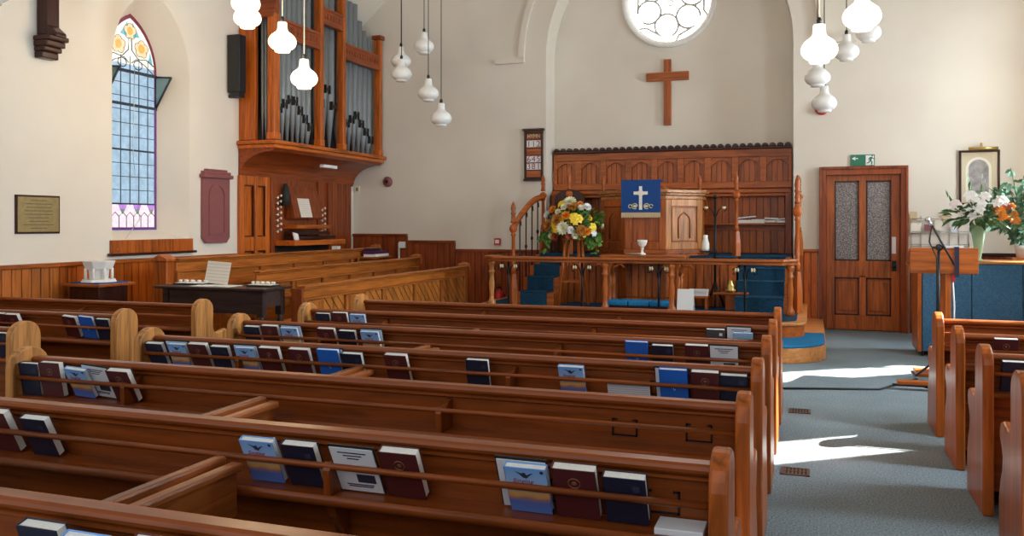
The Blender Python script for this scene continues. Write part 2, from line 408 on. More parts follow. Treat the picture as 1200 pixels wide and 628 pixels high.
for s in (-1, 1):
    tl = [(WC+s*.04, 4.05), (WC+s*.16, 3.88), (WC+s*.05, 3.86)]; build('teal_glass', MB().prism(tl, 'x', GX, GX+.006), 'g_teal', w1)
    tl = [(WC+s*.34, 3.74), (WC+s*.39, 3.55), (WC+s*.31, 3.60)]; build('teal_glass', MB().prism(tl, 'x', GX, GX+.006), 'g_teal', w1)
    sc = [(WC+s*.02, 3.85), (WC+s*.03, 3.70), (WC+s*.14, 3.60), (WC+s*.27, 3.62), (WC+s*.40, 3.56)]
    ring.tube([(GX+.008, a, b) for a, b in sc], .006, 6)
    sp = [(WC+s*(.13+.07*cos(t*pi/8)), 3.53+.055*sin(t*pi/8)) for t in range(17)]
    ring.tube([(GX+.008, a, b) for a, b in sp], .006, 6)
    ring.tube([(GX+.008, WC+s*a, b) for a, b in ((.02, 3.54), (.10, 3.60), (.24, 3.55), (.40, 3.45))], .005, 6)
build('head_leads', ring, 'lead', w1)
# foot: pink lancets with purple shields
build('pink_foot_glass', MB().box(GX, GX+.004, WC-.42, WC+.42, 1.50, 1.79), 'g_pink', w1)
ft = MB(); pu = MB(); gr = MB()
for k in range(8):
    y = WC-.42+.12*k; ft.tube([(GX+.007, y, 1.50), (GX+.007, y, 1.64), (GX+.007, y+.06, 1.69), (GX+.007, y+.12, 1.64)] if k < 7 else [(GX+.007, y, 1.5), (GX+.007, y, 1.64)], .005, 6)
for k in range(4):
    y = WC-.36+.24*k
    if y > WC+.4: break
    pu.prism([(y-.07, 1.785), (y+.07, 1.785), (y+.045, 1.73), (y-.045, 1.73)], 'x', GX, GX+.006)
    gr.prism([(y-.045, 1.73), (y+.045, 1.73), (y, 1.665)], 'x', GX, GX+.006)
ft.box(GX, GX+.009, WC-.45, WC+.45, 1.785, 1.80)
build('foot_leads', ft, 'lead', w1); build('purple_shields', pu, 'g_purple', w1); build('green_shields', gr, 'g_green', w1)
# hopper vent standing open into the room
hp = MB(); hz0, hz1 = 3.02, 3.43
for z in (hz0, hz1): hp.box(GX, GX+.03, WC-.44, WC+.44, z-.016, z+.016)
for y in (WC-.43, WC+.43):
    hp.tube([(GX+.01, y, hz0), (GX+.01, y, hz1)], .012, 6); hp.tube([(GX+.01, y, hz1), (GX+.26, y, hz1-.02)], .012, 6); hp.tube([(GX+.26, y, hz1-.02), (GX+.01, y, hz0)], .014, 6)
build('hopper_vent', hp, 'lead', w1)
ck = MB()
for y in (WC-.43, WC+.43): ck.add([(GX+.01, y, hz0), (GX+.01, y, hz1), (GX+.26, y, hz1-.02), (GX+.01, y+.004, hz0), (GX+.01, y+.004, hz1), (GX+.26, y+.004, hz1-.02)], [(0,1,2), (5,4,3), (0,3,4,1), (1,4,5,2), (2,5,3,0)])
build('hopper_cheek', ck, 'cheek', w1)
cd = MB(); cd.tube([(GX+.05, WC+.03, 3.50), (GX+.07, WC, 3.2), (GX+.10, WC-.04, 2.8), (GX+.12, WC-.07, 2.4), (GX+.2, WC-.05, 1.6), (XL+.03, WC-.60, 1.25)], .004, 6); build('pull_cord', cd, 'chrome', w1)
# window 2: rose (whirling mouchettes)
rs = struct('window_2', MB().prism([(RX+(RR-.08)*cos(2*pi*i/48), RZ+(RR-.08)*sin(2*pi*i/48)) for i in range(48)], 'y', YC+.22, YC+.23), 'roseglass')
rm = MB(); n = 64
prof = [(RR, YC-.0), (RR, YC-.035), (RR-.035, YC-.05), (RR-.09, YC-.02), (RR-.115, YC+.12), (RR-.12, YC+.215), (RR-.06, YC+.215)]
for i in range(n):
    for r, y in prof: rm.v.append(Vector((RX+r*cos(2*pi*i/n), y, RZ+r*sin(2*pi*i/n))))
k = len(prof)
for i in range(n):
    j = (i+1) % n
    for a in range(k): b = (a+1) % k; rm.f.append([i*k+a, j*k+a, j*k+b, i*k+b]); rm.sm.append(True)
build('stone_rim', rm, 'stone', rs)
tr = MB(); yt = YC+.17
for q in range(6):
    a0 = q*pi/3+.35
    c = (RX+.37*cos(a0), RZ+.37*sin(a0))
    pts = [(c[0]+.19*cos(a0+pi/2+t*pi/10), yt, c[1]+.19*sin(a0+pi/2+t*pi/10)) for t in range(-3, 15)]
    e = a0-.75; pts.append((RX+.55*cos(e+.12), yt, RZ+.55*sin(e+.12))); pts.append((RX+.645*cos(e), yt, RZ+.645*sin(e)))
    tr.tube(pts, .020, 6)
    b = (RX+.40*cos(a0+.5), RZ+.40*sin(a0+.5)); tr.ball((b[0], yt, b[1]), (.03, .012, .022), 8, 5)
tr.tube([(RX+.045*cos(t*pi/8), yt, RZ+.045*sin(t*pi/8)) for t in range(17)], .012, 6)
build('tracery', tr, mat('tracery_stone', (.42, .41, .38), .7), rs)
# windows 3-5 on the right wall
for k, c in enumerate(RW):
    w = struct('window_%d' % (k+3), MB().prism(arch(c, RWH[k]+.01, 1.35, 4.30, .43), 'x', XR+.12, XR+.13), 'clear')
    ld = MB()
    for q in range(1, 6): ld.box(XR+.11, XR+.12, c-RWH[k]+RWH[k]*q/3-.0025, c-RWH[k]+RWH[k]*q/3+.0025, 1.36, 4.2)
    for q in range(8): ld.box(XR+.11, XR+.12, c-RWH[k], c+RWH[k], 1.36+.36*q-.003, 1.36+.36*q+.003)
    build('lead_lattice', ld, 'lead', w)
# boarded dado: separate boards with a cap rail
def dado(name, axis, a0, a1, face, z0, z1, m='pin', mc='cha', out=1, bw=.115):
    mb = MB(); n = max(1, round((a1-a0)/bw)); w = (a1-a0)/n
    for i in range(n):
        p, q = a0+i*w+.004, a0+(i+1)*w-.004; t0, t1 = sorted((face, face+out*.03))
        if axis == 'y': mb.box(t0, t1, p, q, z0, z1)
        else: mb.box(p, q, t0, t1, z0, z1)
    o = struct(name, mb, m+'z', bevel=.006)
    t0, t1 = sorted((face, face+out*.055)); t2, t3 = sorted((face, face+out*.018)); cp = MB(); bk = MB()
    if axis == 'y': cp.box(t0, t1, a0, a1, z1, z1+.045); bk.box(t2, t3, a0, a1, z0, z1)
    else: cp.box(a0, a1, t0, t1, z1, z1+.045); bk.box(a0, a1, t2, t3, z0, z1)
    build('cap_rail', cp, mc+('y' if axis == 'y' else 'x'), o, bevel=.008); build('backing', bk, 'drkz', o)
    return o
dado('trim_2', 'y', 3.0, 7.0, XL, 0, 1.09, 'stall', 'cha')
dado('trim_3', 'y', 7.0, 9.98, XL, 0, 1.09, 'org', 'cha')
dado('trim_4', 'x', XL, xat(478, YF), YF, 0, 1.33, 'ore', 'ore', -1)
dado('trim_5', 'x', xat(478, YF), xat(534, YF), YF, 0, 1.22, 'ore', 'ore', -1)
dado('trim_6', 'x', xat(534, YF), -4.1, YF, 0, 1.08, 'ore', 'ore', -1)
dado('trim_7', 'x', -.2, xat(959, YF), YF, 0, 1.13, 'org', 'cha', -1)
dado('trim_8', 'x', xat(1066, YF), XR, YF, 0, 1.10, 'ore', 'drk', -1)
# boarded window sill box
sb = MB(); sb.box(XL-.30, XL+.035, WC-.66, WC+.66, 1.335, 1.358)
s_ = MB()
for i in range(11): s_.box(XL+.002, XL+.03, WC-.69+i*.1255, WC-.69+(i+1)*.1255-.006, 1.20, 1.358)
o = struct('trim_9', s_, 'cha'+'z', bevel=.003); build('sill_bead', MB().box(XL+.002, XL+.06, WC-.72, WC+.72, 1.175, 1.205), 'drky', o)
# door 1
d1 = struct('door_1', MB().box(xat(972, YF+.1), xat(1051, YF+.1), YF+.075, YF+.095, .01, 2.24), 'ceiling' if False else 'chaz', 'panelled wooden door with two hammered glass lights', 'door')
lx0, lx1 = xat(968.5, YF+.06), xat(1054, YF+.06); lw_ = lx1-lx0; st = .108; mx = (lx0+lx1)/2
fr = MB(); Y0, Y1 = YF+.05, YF+.10
for a, b in ((lx0, lx0+st), (lx1-st, lx1)): fr.box(a, b, Y0, Y1, .01, 2.26)
fr.box(mx-.045, mx+.045, Y0, Y1, .2, .80); fr.box(mx-.045, mx+.045, Y0, Y1, 1.0, 2.18)
for a, b in ((.01, .22), (.77, 1.01), (2.17, 2.26)): fr.box(lx0+st, lx1-st, Y0, Y1, a, b)
build('door_stiles', fr, 'chaz', d1, bevel=.005)
bd = MB()
for a, b in ((lx0+st, mx-.045), (mx+.045, lx1-st)):
    for z0, z1 in ((.22, .77), (1.01, 2.17)):
        for q in (0, 1):
            bd.box(a, b, Y0+.004, Y0+.02, (z0, z1-.022)[q], (z0+.022, z1)[q]); bd.box((a, b-.022)[q], (a+.022, b)[q], Y0+.004, Y0+.02, z0, z1)
    build('lower_panel', MB().box(a+.05, b-.05, YF+.062, YF+.08, .28, .71), 'chaz', d1, bevel=.01)
    build('glass_light', MB().box(a+.004, b-.004, YF+.068, YF+.078, 1.014, 2.166), 'doorglass', d1)
build('panel_bead', bd, 'drkz', d1)
kn = MB().tube([(lx1-.07, Y0, .95), (lx1-.07, Y0-.05, .95)], .012); kn.ball((lx1-.07, Y0-.06, .95), (.03, .025, .03)); kn.box(lx1-.10, lx1-.04, Y0-.006, Y0, .87, 1.02)
build('door_knob', kn, 'iron', d1)
build('finger_plate', MB().box(lx1-.10, lx1-.045, Y0-.004, Y0, 1.12, 1.36), 'chrome', d1)
fz = zat(195, .69, YF); fx0, fx1 = xat(960, YF), xat(1064, YF)
m = MB()
for a, b in ((fx0, fx0+.095), (fx1-.095, fx1)): m.box(a, b, YF-.045, YF+.02, 0, fz)
m.box(fx0+.095, fx1-.095, YF-.045, YF+.02, fz-.12, fz)
m.box(fx0-.0, fx0+.035, YF-.075, YF-.045, 0, fz); m.box(fx1-.035, fx1, YF-.075, YF-.045, 0, fz); m.box(fx0+.035, fx1-.035, YF-.075, YF-.045, fz-.04, fz)
m.box(DX0, lx0, YF+.02, YF+.12, 0, 2.30); m.box(lx1, DX1, YF+.02, YF+.12, 0, 2.30); m.box(lx0, lx1, YF+.02, YF+.12, 2.26, 2.32)
struct('trim_10', m, 'orez', bevel=.006)
# dais, lower step, pulpit platform
def rrect(x0, x1, y0, y1, r, n=10):
    p = [(x1, y1), (x0, y1), (x0, y0)]
    return p + [(x1-r+r*sin(t*pi/2/n), y0+r-r*cos(t*pi/2/n)) for t in range(n+1)]
lo = struct('floor_step', MB().prism(rrect(-4.4, .17, 9.88, YF, .62), 'z', 0, .165), 'litex', bevel=.004)
build('step_carpet', MB().prism(rrect(-4.38, .155, 9.895, 11.2, .61), 'z', .165, .20), 'bluepad', lo, bevel=.012)
da = struct('floor_dais', MB().prism(rrect(-4.6, -.07, 10.6, YF, .32), 'z', 0, .372), 'chax', bevel=.004)
build('nosing', MB().prism(rrect(-4.62, -.045, 10.575, YF, .34), 'z', .335, .375), 'litex', da, bevel=.01)
build('dais_carpet', MB().prism(rrect(-4.5, -.16, 10.70, YC, .25), 'z', .37, .385), 'bluecarpet', da)
PZ = 1.09
pf = struct('floor_platform', MB().box(-3.42, -.98, 12.28, YC, .37, PZ-.02), 'chax')
bb = MB(); nb = 22
for i in range(nb): w = 2.44/nb; bb.box(-3.42+i*w+.004, -3.42+(i+1)*w-.004, 12.25, 12.285, .385, PZ-.05)
build('boarding', bb, 'chaz', pf, bevel=.005)
build('landing', MB().box(AX0+.02, AX1-.02, 12.82, YC, .37, PZ-.02), 'chax', pf)
build('platform_carpet', MB().box(AX0+.03, AX1-.03, 12.26, YC, PZ-.02, PZ) if False else MB().box(-3.42, -.98, 12.24, 12.82, PZ-.02, PZ).box(AX0+.03, AX1-.03, 12.82, YC, PZ-.02, PZ), 'bluecarpet', pf)
SZ = (.58, .77, .93, 1.085); SY = (11.62, 11.95, 12.26, 12.56)
for (x0, x1, lab) in ((-4.0, -3.44, 'left'), (-.95, -.28, 'right')):
    m = MB(); c = MB(); z0 = .385
    for z, y in zip(SZ, SY):
        m.box(x0, x1, y, 12.86, z0-.02, z-.012); xx0, xx1 = (x0+.06, x1-.1) if lab == 'left' else (x0, x1-.05)
        c.box(xx0, xx1, y-.014, y, z0, z); c.box(xx0, xx1, y-.02, 12.85, z-.012, z+.004); z0 = z
    t = struct('floor_stairs_'+lab, m, 'chax'); build('stair_carpet', c, 'bluecarpet', t, bevel=.006)
# roof truss wall post and corbel on the left wall
# ================================================================== FIXTURES
t = T('roof_bracket', 'dark wooden roof truss foot and corbel high on the left wall', 'roof bracket', (XL, 6.80, 3.25))
m = MB().box(XL, XL+.15, 6.74, 6.90, 3.50, 5.05); build('wall_post', m, 'drkz', t, bevel=.02)
m = MB()
for a, z0, z1 in ((.11, 3.27, 3.34), (.15, 3.34, 3.39), (.19, 3.39, 3.45), (.23, 3.45, 3.50)): m.box(XL, XL+a, 6.73-a*.15, 6.90+a*.2, z0, z1)
m.prism([(XL+.14, 3.50), (XL+.26, 3.49), (XL+.25, 3.53), (XL+.14, 3.62)], 'y', 6.75, 6.89)
build('corbel', m, 'drky', t, bevel=.012)
m = MB(); q = [(XL+.15, 3.95)] + [(XL+.15+1.1*(1-cos(i*pi/16)), 3.95+1.5*sin(i*pi/16)) for i in range(9)]
m.prism(q + [(XL+1.15, 5.62), (XL+.9, 5.38), (XL+.15, 4.85)], 'y', 6.75, 6.89); build('curved_brace', m, 'drkx', t)
# mural brass plaque
ym0, ym1 = yat(17, XL), yat(69, XL)
t = T('wall_plaque', 'brass memorial plaque screwed to the left wall near the photo edge', 'plaque', (XL, (ym0+ym1)/2, 1.45))
build('backboard', MB().box(XL, XL+.014, ym0, ym1, 1.445, 1.845), 'drky', t)
build('plate', MB().box(XL+.014, XL+.022, ym0+.02, ym1-.02, 1.465, 1.825), 'plaque', t)
m = MB(); random.seed(3)
for k in range(9):
    l = random.uniform(.12, .2)*(.7 if k in (0, 8) else 1); yc = (ym0+ym1)/2; z = 1.79-.036*k
    m.box(XL+.022, XL+.0235, yc-l, yc+l, z-.004, z+.004)
build('engraving', m, mat('engraved_lines', (.13, .09, .04), .5), t)
# dull red mural tablet
y0, y1 = yat(235, XL), yat(266, XL)
t = T('wall_tablet', 'dull red painted arched wooden tablet on wall beside the organ', 'wall tablet', (XL, (y0+y1)/2, 1.28))
p = [(y0+.06, 1.29), (y1-.06, 1.29), (y1, 1.36), (y1, 2.16), (y0, 2.16), (y0, 1.36)]
build('board', MB().prism(p, 'x', XL, XL+.05), 'pink', t, bevel=.006)
build('cornice', MB().box(XL, XL+.09, y0-.03, y1+.03, 2.16, 2.21).box(XL, XL+.07, y0, y1, 2.21, 2.25).box(XL, XL+.06, y0+.06, y1-.06, 2.25, 2.28), 'pink', t, bevel=.008)
P = arch((y0+y1)/2, .17, 1.40, 1.92, .17, 8); Q = arch((y0+y1)/2, .14, 1.43, 1.92, .14, 8); m = MB()
for i in range(len(P)):
    j = (i+1) % len(P); o = len(m.v)
    for x in (XL+.045, XL+.062):
        for q in (P[i], P[j], Q[j], Q[i]): m.v.append(Vector((x, q[0], q[1])))
    for f in ((0,1,2,3), (7,6,5,4), (0,4,5,1), (1,5,6,2), (2,6,7,3), (3,7,4,0)): m.f.append([o+k for k in f]); m.sm.append(False)
build('arch_moulding', m, 'pink', t)
# loudspeaker
ys = yat(277, -7.36)
t = T('loudspeaker', 'tall black loudspeaker mounted high at the corner of the organ', 'speaker', (-7.48, 9.87, 3.29))
build('cabinet', MB().box(-7.585, -7.39, 9.80, 9.95, 3.36, 4.15), 'black', t, bevel=.008)
build('grille', MB().box(-7.57, -7.405, 9.793, 9.80, 3.38, 4.13), 'foamgrille', t)
build('bracket', MB().box(-7.55, -7.40, 9.82, 9.93, 3.29, 3.36).box(XL, -7.5, 9.84, 9.90, 3.29, 3.33), 'black', t)
# ================================================================== PIPE ORGAN
t = T('pipe_organ', 'tall wooden pipe organ with grey pipes filling the front left corner', 'organ', (-7.2, 11.6, 0))
OX, OY0, OY1 = -7.0, 10.06, 13.22
yb = [OY0, yat(378, OX), yat(404, OX), OY1-.06]
def post(y, z0, z1, w=.09): build('case_post', MB().box(OX-.12, OX, y-w/2, y+w/2, z0, z1).box(OX-.125, OX+.008, y-w/2-.012, y+w/2+.012, z0, z0+.10), 'orgz', t, bevel=.01)
post(yb[0]+.06, 2.72, 5.35, .13); post(yb[1], 2.72, 5.35); post(yb[2], 2.72, 5.35); post(yb[3], 2.72, 4.72)
build('post_cap', MB().box(OX-.14, OX+.03, yb[3]-.08, yb[3]+.08, 4.72, 4.79), 'orex', t, bevel=.01)
for a, b, z in ((yb[0]+.12, yb[1]-.045, 4.20), (yb[1]+.045, yb[2]-.045, 4.62), (yb[2]+.045, yb[3]-.045, 4.20)):
    m = MB().box(OX-.06, OX-.01, a, b, z, z+.21).box(OX-.07, OX+.005, a, b, z-.02, z+.015).box(OX-.07, OX+.005, a, b, z+.2, z+.235)
    for q in range(int((b-a)/.085)): m.ball((OX-.008, a+.05+q*.085, z+.11), (.012, .025, .05), 8, 6)
    build('carved_rail', m, 'orey', t)
# left end of the case, facing the nave
m = MB().box(XL+.005, XL+.28, OY0, OY0+.07, 2.72, 5.2)
build('end_panel', m, 'orgz', t, bevel=.008)
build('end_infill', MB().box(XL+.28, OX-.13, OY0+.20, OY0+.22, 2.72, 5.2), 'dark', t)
build('scroll_cornice', MB().prism([(XL+.02, 4.42), (OX-.02, 4.42), (OX+.03, 4.55), (OX+.02, 4.68), (OX-.1, 4.78), (OX-.04, 5.0), (OX-.04, 5.25), (XL+.02, 5.0)], 'y', OY0-.02, OY0+.09), 'orex', t, bevel=.01)
for i in range(3):
    x = XL+.325+i*.055
    build('end_pipe', MB().tube([(x, OY0+.11, 2.72), (x, OY0+.11, 3.15-.05*i), (x, OY0+.11, 4.9)], [.006, .022, .022], 12), 'pipe', t)
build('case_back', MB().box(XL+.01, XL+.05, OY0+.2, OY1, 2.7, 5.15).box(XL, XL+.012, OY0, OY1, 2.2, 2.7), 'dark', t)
def pipes(y0, y1, n, zm, ztop):
    w = (y1-y0)/n
    for i in range(n):
        y = y0+w*(i+.5); u = abs(i-(n-1)/2)/max(1, (n-1)/2); r = w*.46; x = OX-.20
        z = zm[0] + (zm[1]-zm[0])*(1-u) - (.12 if i > n/2 and n > 3 else 0)*u
        zt = ztop(i)
        p = build('pipe', MB().tube([(x, y, 2.70), (x, y, z-.02), (x, y, z+.03), (x, y, zt)], [.013, r*.96, r, r], 14), 'pipe', t)
        mo = MB().box(x+r*.55, x+r*1.10, y-r*.5, y+r*.5, z-.008, z+.045).box(x+r*.55, x+r*1.25, y-r*.8, y-r*.55, z-.04, z+.09).box(x+r*.55, x+r*1.25, y+r*.55, y+r*.8, z-.04, z+.09)
        build('pipe_mouth', mo, 'pipedark', p)
pipes(yb[0]+.13, yb[1]-.05, 8, (3.10, 3.36), lambda i: 5.22)
pipes(yb[1]+.05, yb[2]-.05, 3, (3.38, 3.62), lambda i: 5.25)
pipes(yb[2]+.05, yb[3]-.05, 7, (3.08, 3.32), lambda i: (5.22, 5.22, 5.2, 5.2, 4.95, 4.82, 4.74)[i])
# moulded impost and coved soffit
m = MB().box(XL+.01, OX+.06, OY0-.06, OY1+.03, 2.655, 2.71).box(XL+.01, OX+.03, OY0-.03, OY1, 2.60, 2.655)
build('impost', m, 'orgy', t, bevel=.012)
pr = [(OX+.0, 2.60)] + [(OX-.05-.52*sin(i*pi/16), 2.56-.33*(1-cos(i*pi/16))) for i in range(9)] + [(XL+.005, 2.23), (XL+.005, 2.60)]
build('cove', MB().prism(pr, 'y', OY0+.0, OY1), 'orey', t)
yl = (yat(389, -7.1)); build('light_strip', MB().box(-7.2, -7.12, yl-.20, yl+.20, 2.42, 2.47), 'white', t, bevel=.008)
# lower case: panelled cupboard, console recess, boarded end
LX = XL
y_a, y_b, y_c = 10.03, 10.72, 12.28
build('lower_frame', MB().box(LX+.005, LX+.06, y_a, y_b, 0, .1).box(LX+.005, LX+.06, y_a, y_a+.09, .1, 2.23).box(LX+.005, LX+.06, y_b-.1, y_b, .1, 2.23).box(LX+.005, LX+.075, (y_a+y_b)/2-.03, (y_a+y_b)/2+.03, .1, 2.23)
      .box(LX+.005, LX+.055, y_a+.09, y_b-.1, 1.16, 1.36).box(LX+.005, LX+.055, y_a+.09, y_b-.1, 2.10, 2.23), 'orgz', t, bevel=.006)
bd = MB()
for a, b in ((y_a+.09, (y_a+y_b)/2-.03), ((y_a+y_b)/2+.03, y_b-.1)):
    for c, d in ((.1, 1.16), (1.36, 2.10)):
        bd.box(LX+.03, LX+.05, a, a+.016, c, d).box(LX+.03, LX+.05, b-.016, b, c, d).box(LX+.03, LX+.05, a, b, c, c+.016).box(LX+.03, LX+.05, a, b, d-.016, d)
build('panel_bead', bd, 'drkz', t)  # dark edging added to draw the shadow lines round the cupboard panels
build('lower_panel', MB().box(LX+.002, LX+.012, y_a+.06, y_b-.06, .1, 2.2), 'orgz', t)
m = MB(); nb = 8; yc0, yc1 = y_c+.12, OY1-.1
for i in range(nb): w = (yc1-yc0)/nb; m.box(LX+.005, LX+.04, yc0+i*w+.004, yc0+(i+1)*w-.004, 0, 2.23)
build('end_boarding', m, 'orez', t, bevel=.005)
for a, b in ((y_b, y_b+.08), (y_c+.02, y_c+.12)): build('console_jamb', MB().box(LX+.005, LX+.09, a, b, 0, 2.23), 'orez', t, bevel=.006)
build('console_back', MB().box(LX+.005, LX+.02, y_b+.08, y_c+.02, 0, 2.23), 'orez', t)
for ys, yw in ((y_b+.08, .26), (y_c-.24, .26)): build('stop_jamb', MB().box(LX+.02, LX+.05, ys, ys+yw, 1.25, 2.23), 'orez', t)
build('music_desk', MB().prism([(LX+.03, 1.62), (LX+.20, 1.62), (LX+.21, 1.645), (LX+.10, 2.12), (LX+.05, 2.12)], 'y', y_b+.42, y_c-.36), 'orez', t, bevel=.006)
build('key_slip', MB().box(LX+.02, LX+.30, y_b+.34, y_c-.26, 1.47, 1.53).box(LX+.02, LX+.42, y_b+.1, y_c, 1.22, 1.30), 'orgy', t, bevel=.008)
for j, z in enumerate((1.36, 1.43)):
    k = MB(); n = 40; ya, yz = y_b+.36, y_c-.28
    for q in range(n): w = (yz-ya)/n; k.box(LX+.06, LX+.40-j*.1, ya+q*w+.002, ya+(q+1)*w-.001, z-.05, z)
    build('keyboard', k, 'oxblood' if False else 'drky', t)
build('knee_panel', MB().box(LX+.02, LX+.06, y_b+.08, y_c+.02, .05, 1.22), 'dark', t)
for side, ys in (('l', y_b+.15), ('r', y_c-.18)):
    for r_ in range(7 if side == 'l' else 5):
        for c in range(2):
            y = ys+c*.085; z = 1.43+r_*.085+.03*c
            build('stop_knob', MB().tube([(LX+.05, y, z), (LX+.085, y, z)], .008, 6).ball((LX+.092, y, z), (.014, .021, .021), 10, 6), 'ivory', t)
b = T('sheet_of_music', 'cream sheet of music standing on the organ music desk', 'sheet music', (LX+.20, 11.55, 1.65))
m = MB(); m.box(-.002, .002, -.16, .16, 0, .30); o = build('leaf', m, 'music', b, (LX+.20, 11.55, 1.65) if False else (0, 0, 0)); b.rotation_euler = (0, R(-14), R(0)); b.location = (LX+.222, yat(355, LX+.15), 1.647)
o = one('coat_on_hook', MB().tube([(LX+.12, y_b+.30, 2.15), (LX+.13, y_b+.30, 2.0), (LX+.13, y_b+.29, 1.82)], [.03, .06, .07], 10), 'foamgrille', 'dark cloth bag hanging left of the organ music desk', 'bag', (LX+.12, y_b+.3, 1.8))
# white books either side of the organist's seat
one('white_booklet', MB().prism([(10.98, 1.305), (11.10, 1.305), (11.05, 1.40), (10.93, 1.42)], 'x', LX+.30, LX+.32), 'white', 'white booklet propped at left of the organ keys', 'booklet', (LX+.3, 11.0, 1.305))
o = build('organ_bench', MB().box(-7.16, -6.99, y_b+.35, y_c-.2, .90, .95), 'orey', None, (-7.08, 11.5, 0), .008)
tag(o, 'low wooden organ bench between organ keys and panelled stalls', 'bench'); m = MB()
for y in (y_b+.40, y_c-.27): m.box(-7.17, -6.99, y, y+.04, 0, .90)
build('bench_end', m, 'orey', o)
m = MB()
for k in range(3): m.box(-7.14, -7.04, y_c-.50+.0*k, y_c-.40, .95+k*.085, 1.025+k*.085)
one('stacked_organ_books', m, 'white', 'white books stacked on right end of organ bench', 'books', (-7.1, y_c-.45, .95))
one('red_cushion', MB().box(-7.15, -7.0, y_c-1.0, y_c-.52, .95, 1.0), 'red', 'red cushion lying on the organ bench', 'cushion', (-7.08, y_c-.75, .95), bevel=.015)
# ================================================================== CHOIR STALLS
def stall(x, y0, y1, z, label, mpanel, spans, arches=0):
    t = T('choir_stall', label, 'choir stall', (x, (y0+y1)/2, 0), 'panelled choir stalls')
    build('top_rail', MB().box(x-.05, x+.06, y0, y1, z-.028, z).box(x-.03, x+.035, y0, y1, z-.05, z-.028).box(x-.025, x+.012, y0, y1, z-.145, z-.05).box(x-.025, x+.04, y0, y1, z-.165, z-.145), 'stally', t, bevel=.01)
    w = (y1-y0-.08)/spans
    for i in range(spans+1):
        y = y0+.04+i*w
        build('stile', MB().box(x-.02, x+.03, y-.045, y+.045, 0, z-.16), 'stallz', t, bevel=.006)
    for i in range(spans):
        a, b = y0+.04+i*w+.045, y0+.04+(i+1)*w-.045
        if mpanel == 'diag':
            # diagonal boards clipped to the panel
            m = MB(); s = .14; zb, zt = .12, z-.16; k = a-(zt-zb)
            flip = i % 2
            while k < b:
                q = [(k, zt), (k+s-.018, zt), (k+s-.018+(zt-zb), zb), (k+(zt-zb), zb)]
                def clip(P, lim, keep):
                    out = []
                    for u in range(len(P)):
                        A_, B_ = P[u], P[(u+1) % len(P)]; ia, ib = keep(A_[0], lim), keep(B_[0], lim)
                        if ia: out.append(A_)
                        if ia != ib: tt = (lim-A_[0])/(B_[0]-A_[0]); out.append((lim, A_[1]+tt*(B_[1]-A_[1])))
                    return out
                q = clip(q, a, lambda v, l: v >= l); q = clip(q, b, lambda v, l: v <= l) if len(q) > 2 else q
                if len(q) > 2: m.prism(q, 'x', x-.014, x+.008)
                k += s
            build('diagonal_boarding', m, 'stalldiag', t, bevel=.004); build('panel_back', MB().box(x-.018, x-.012, a, b, .1, z-.16), 'drkz', t)
        else:
            build('panel', MB().box(x-.022, x-.010, a, b, .05, z-.16), 'stally', t)
            build('panel_rail', MB().box(x-.015, x+.02, a, b, z-.36, z-.30), 'stally', t)
    build('bottom_rail', MB().box(x-.02, x+.03, y0, y1, 0, .12), 'stally', t)
    if arches:
        for y, sg in ((y0+.085, 1), (y0+.04+w-.045, 1)):
            pts = []
            for i in range(9): aa = i*pi/16; pts.append((y+.36*sin(aa) if sg > 0 else y-.36*sin(aa), z-.30-.42*(1-sin(pi/2-0))+0 - .40*(1-cos(pi/2-aa)) if False else z-.62+.36*sin(aa) if False else z-.28-.36*(1-sin(aa))))
            pts = [(y+.30*(1-cos(i*pi/16)), z-.58+.30*sin(i*pi/16)) for i in range(9)]
            m = MB(); P = pts; Q = [(a-.05 if False else a+.0, b+.07) for a, b in pts]
            poly = [(y-.02, z-.62)] + pts + [(y+.30, z-.17), (y-.02, z-.17)]
            build('arched_bracket', MB().prism(poly, 'x', x+.012, x+.045), 'stallz', t, bevel=.006)
    e = MB().prism([(y1, 0), (y1+.03, 0), (y1+.03, z-.02), (y1, z-.02)], 'x', x-.16, x+.03).tube([(x-.12, y1+.03, z-.005), (x-.02, y1+.03, z+.02), (x+.05, y1+.03, z+.015), (x+.065, y1+.03, z-.03), (x+.06, y1+.03, z-.12)], [.03, .035, .03, .022, .012], 8)
    if arches: build('end_board', MB().box(x-.10, x+.035, y0-.035, y0, 0, z-.03), 'orez', t, bevel=.006)
    build('scroll_end', e, 'stallz', t, bevel=.01)
    if z < 1.1: build('bench_seat', MB().box(x-.50, x-.10, y0+.1, y1-.1, .44, .48).box(x-.34, x-.28, y0+.2, y1-.2, 0, .44), 'stally', t)
    return t
s1 = stall(-6.86, 7.95, 12.72, 1.155, 'rearmost choir stall, nearest to the organ, with plain panels', 'plain', 6)
build('end_post', MB().box(-7.06, -6.88, 7.82, 7.95, 0, 1.12).prism([(-7.08, 1.12), (-6.86, 1.12), (-6.86, 1.15), (-6.97, 1.20), (-7.08, 1.15)], 'y', 7.80, 7.97), 'cha'+'z', s1, bevel=.008)
build('book_desk', MB().box(-6.81, -6.55, 12.0, 12.68, 1.0, 1.02).box(-6.81, -6.77, 12.0, 12.68, .94, 1.0), 'stally', s1)
s2 = stall(-6.06, 8.35, 12.62, 1.005, 'middle choir stall with plain panels, between the other two', 'plain', 6)
s3 = stall(-5.06, 7.74, 12.25, .90, 'front choir stall with diagonal boarded panels and arched brackets', 'diag', 5, 1)
t = T('pile_of_hymnals', 'purple and white books piled at far end of rear stall', 'books', (-6.66, 12.4, 1.02))
build('white_book', MB().box(-6.78, -6.56, 12.15, 12.60, 1.02, 1.06), 'white', t); build('purple_book', MB().box(-6.78, -6.58, 12.14, 12.58, 1.06, 1.11), mat('purple_cover', (.09, .012, .07), .4), t)
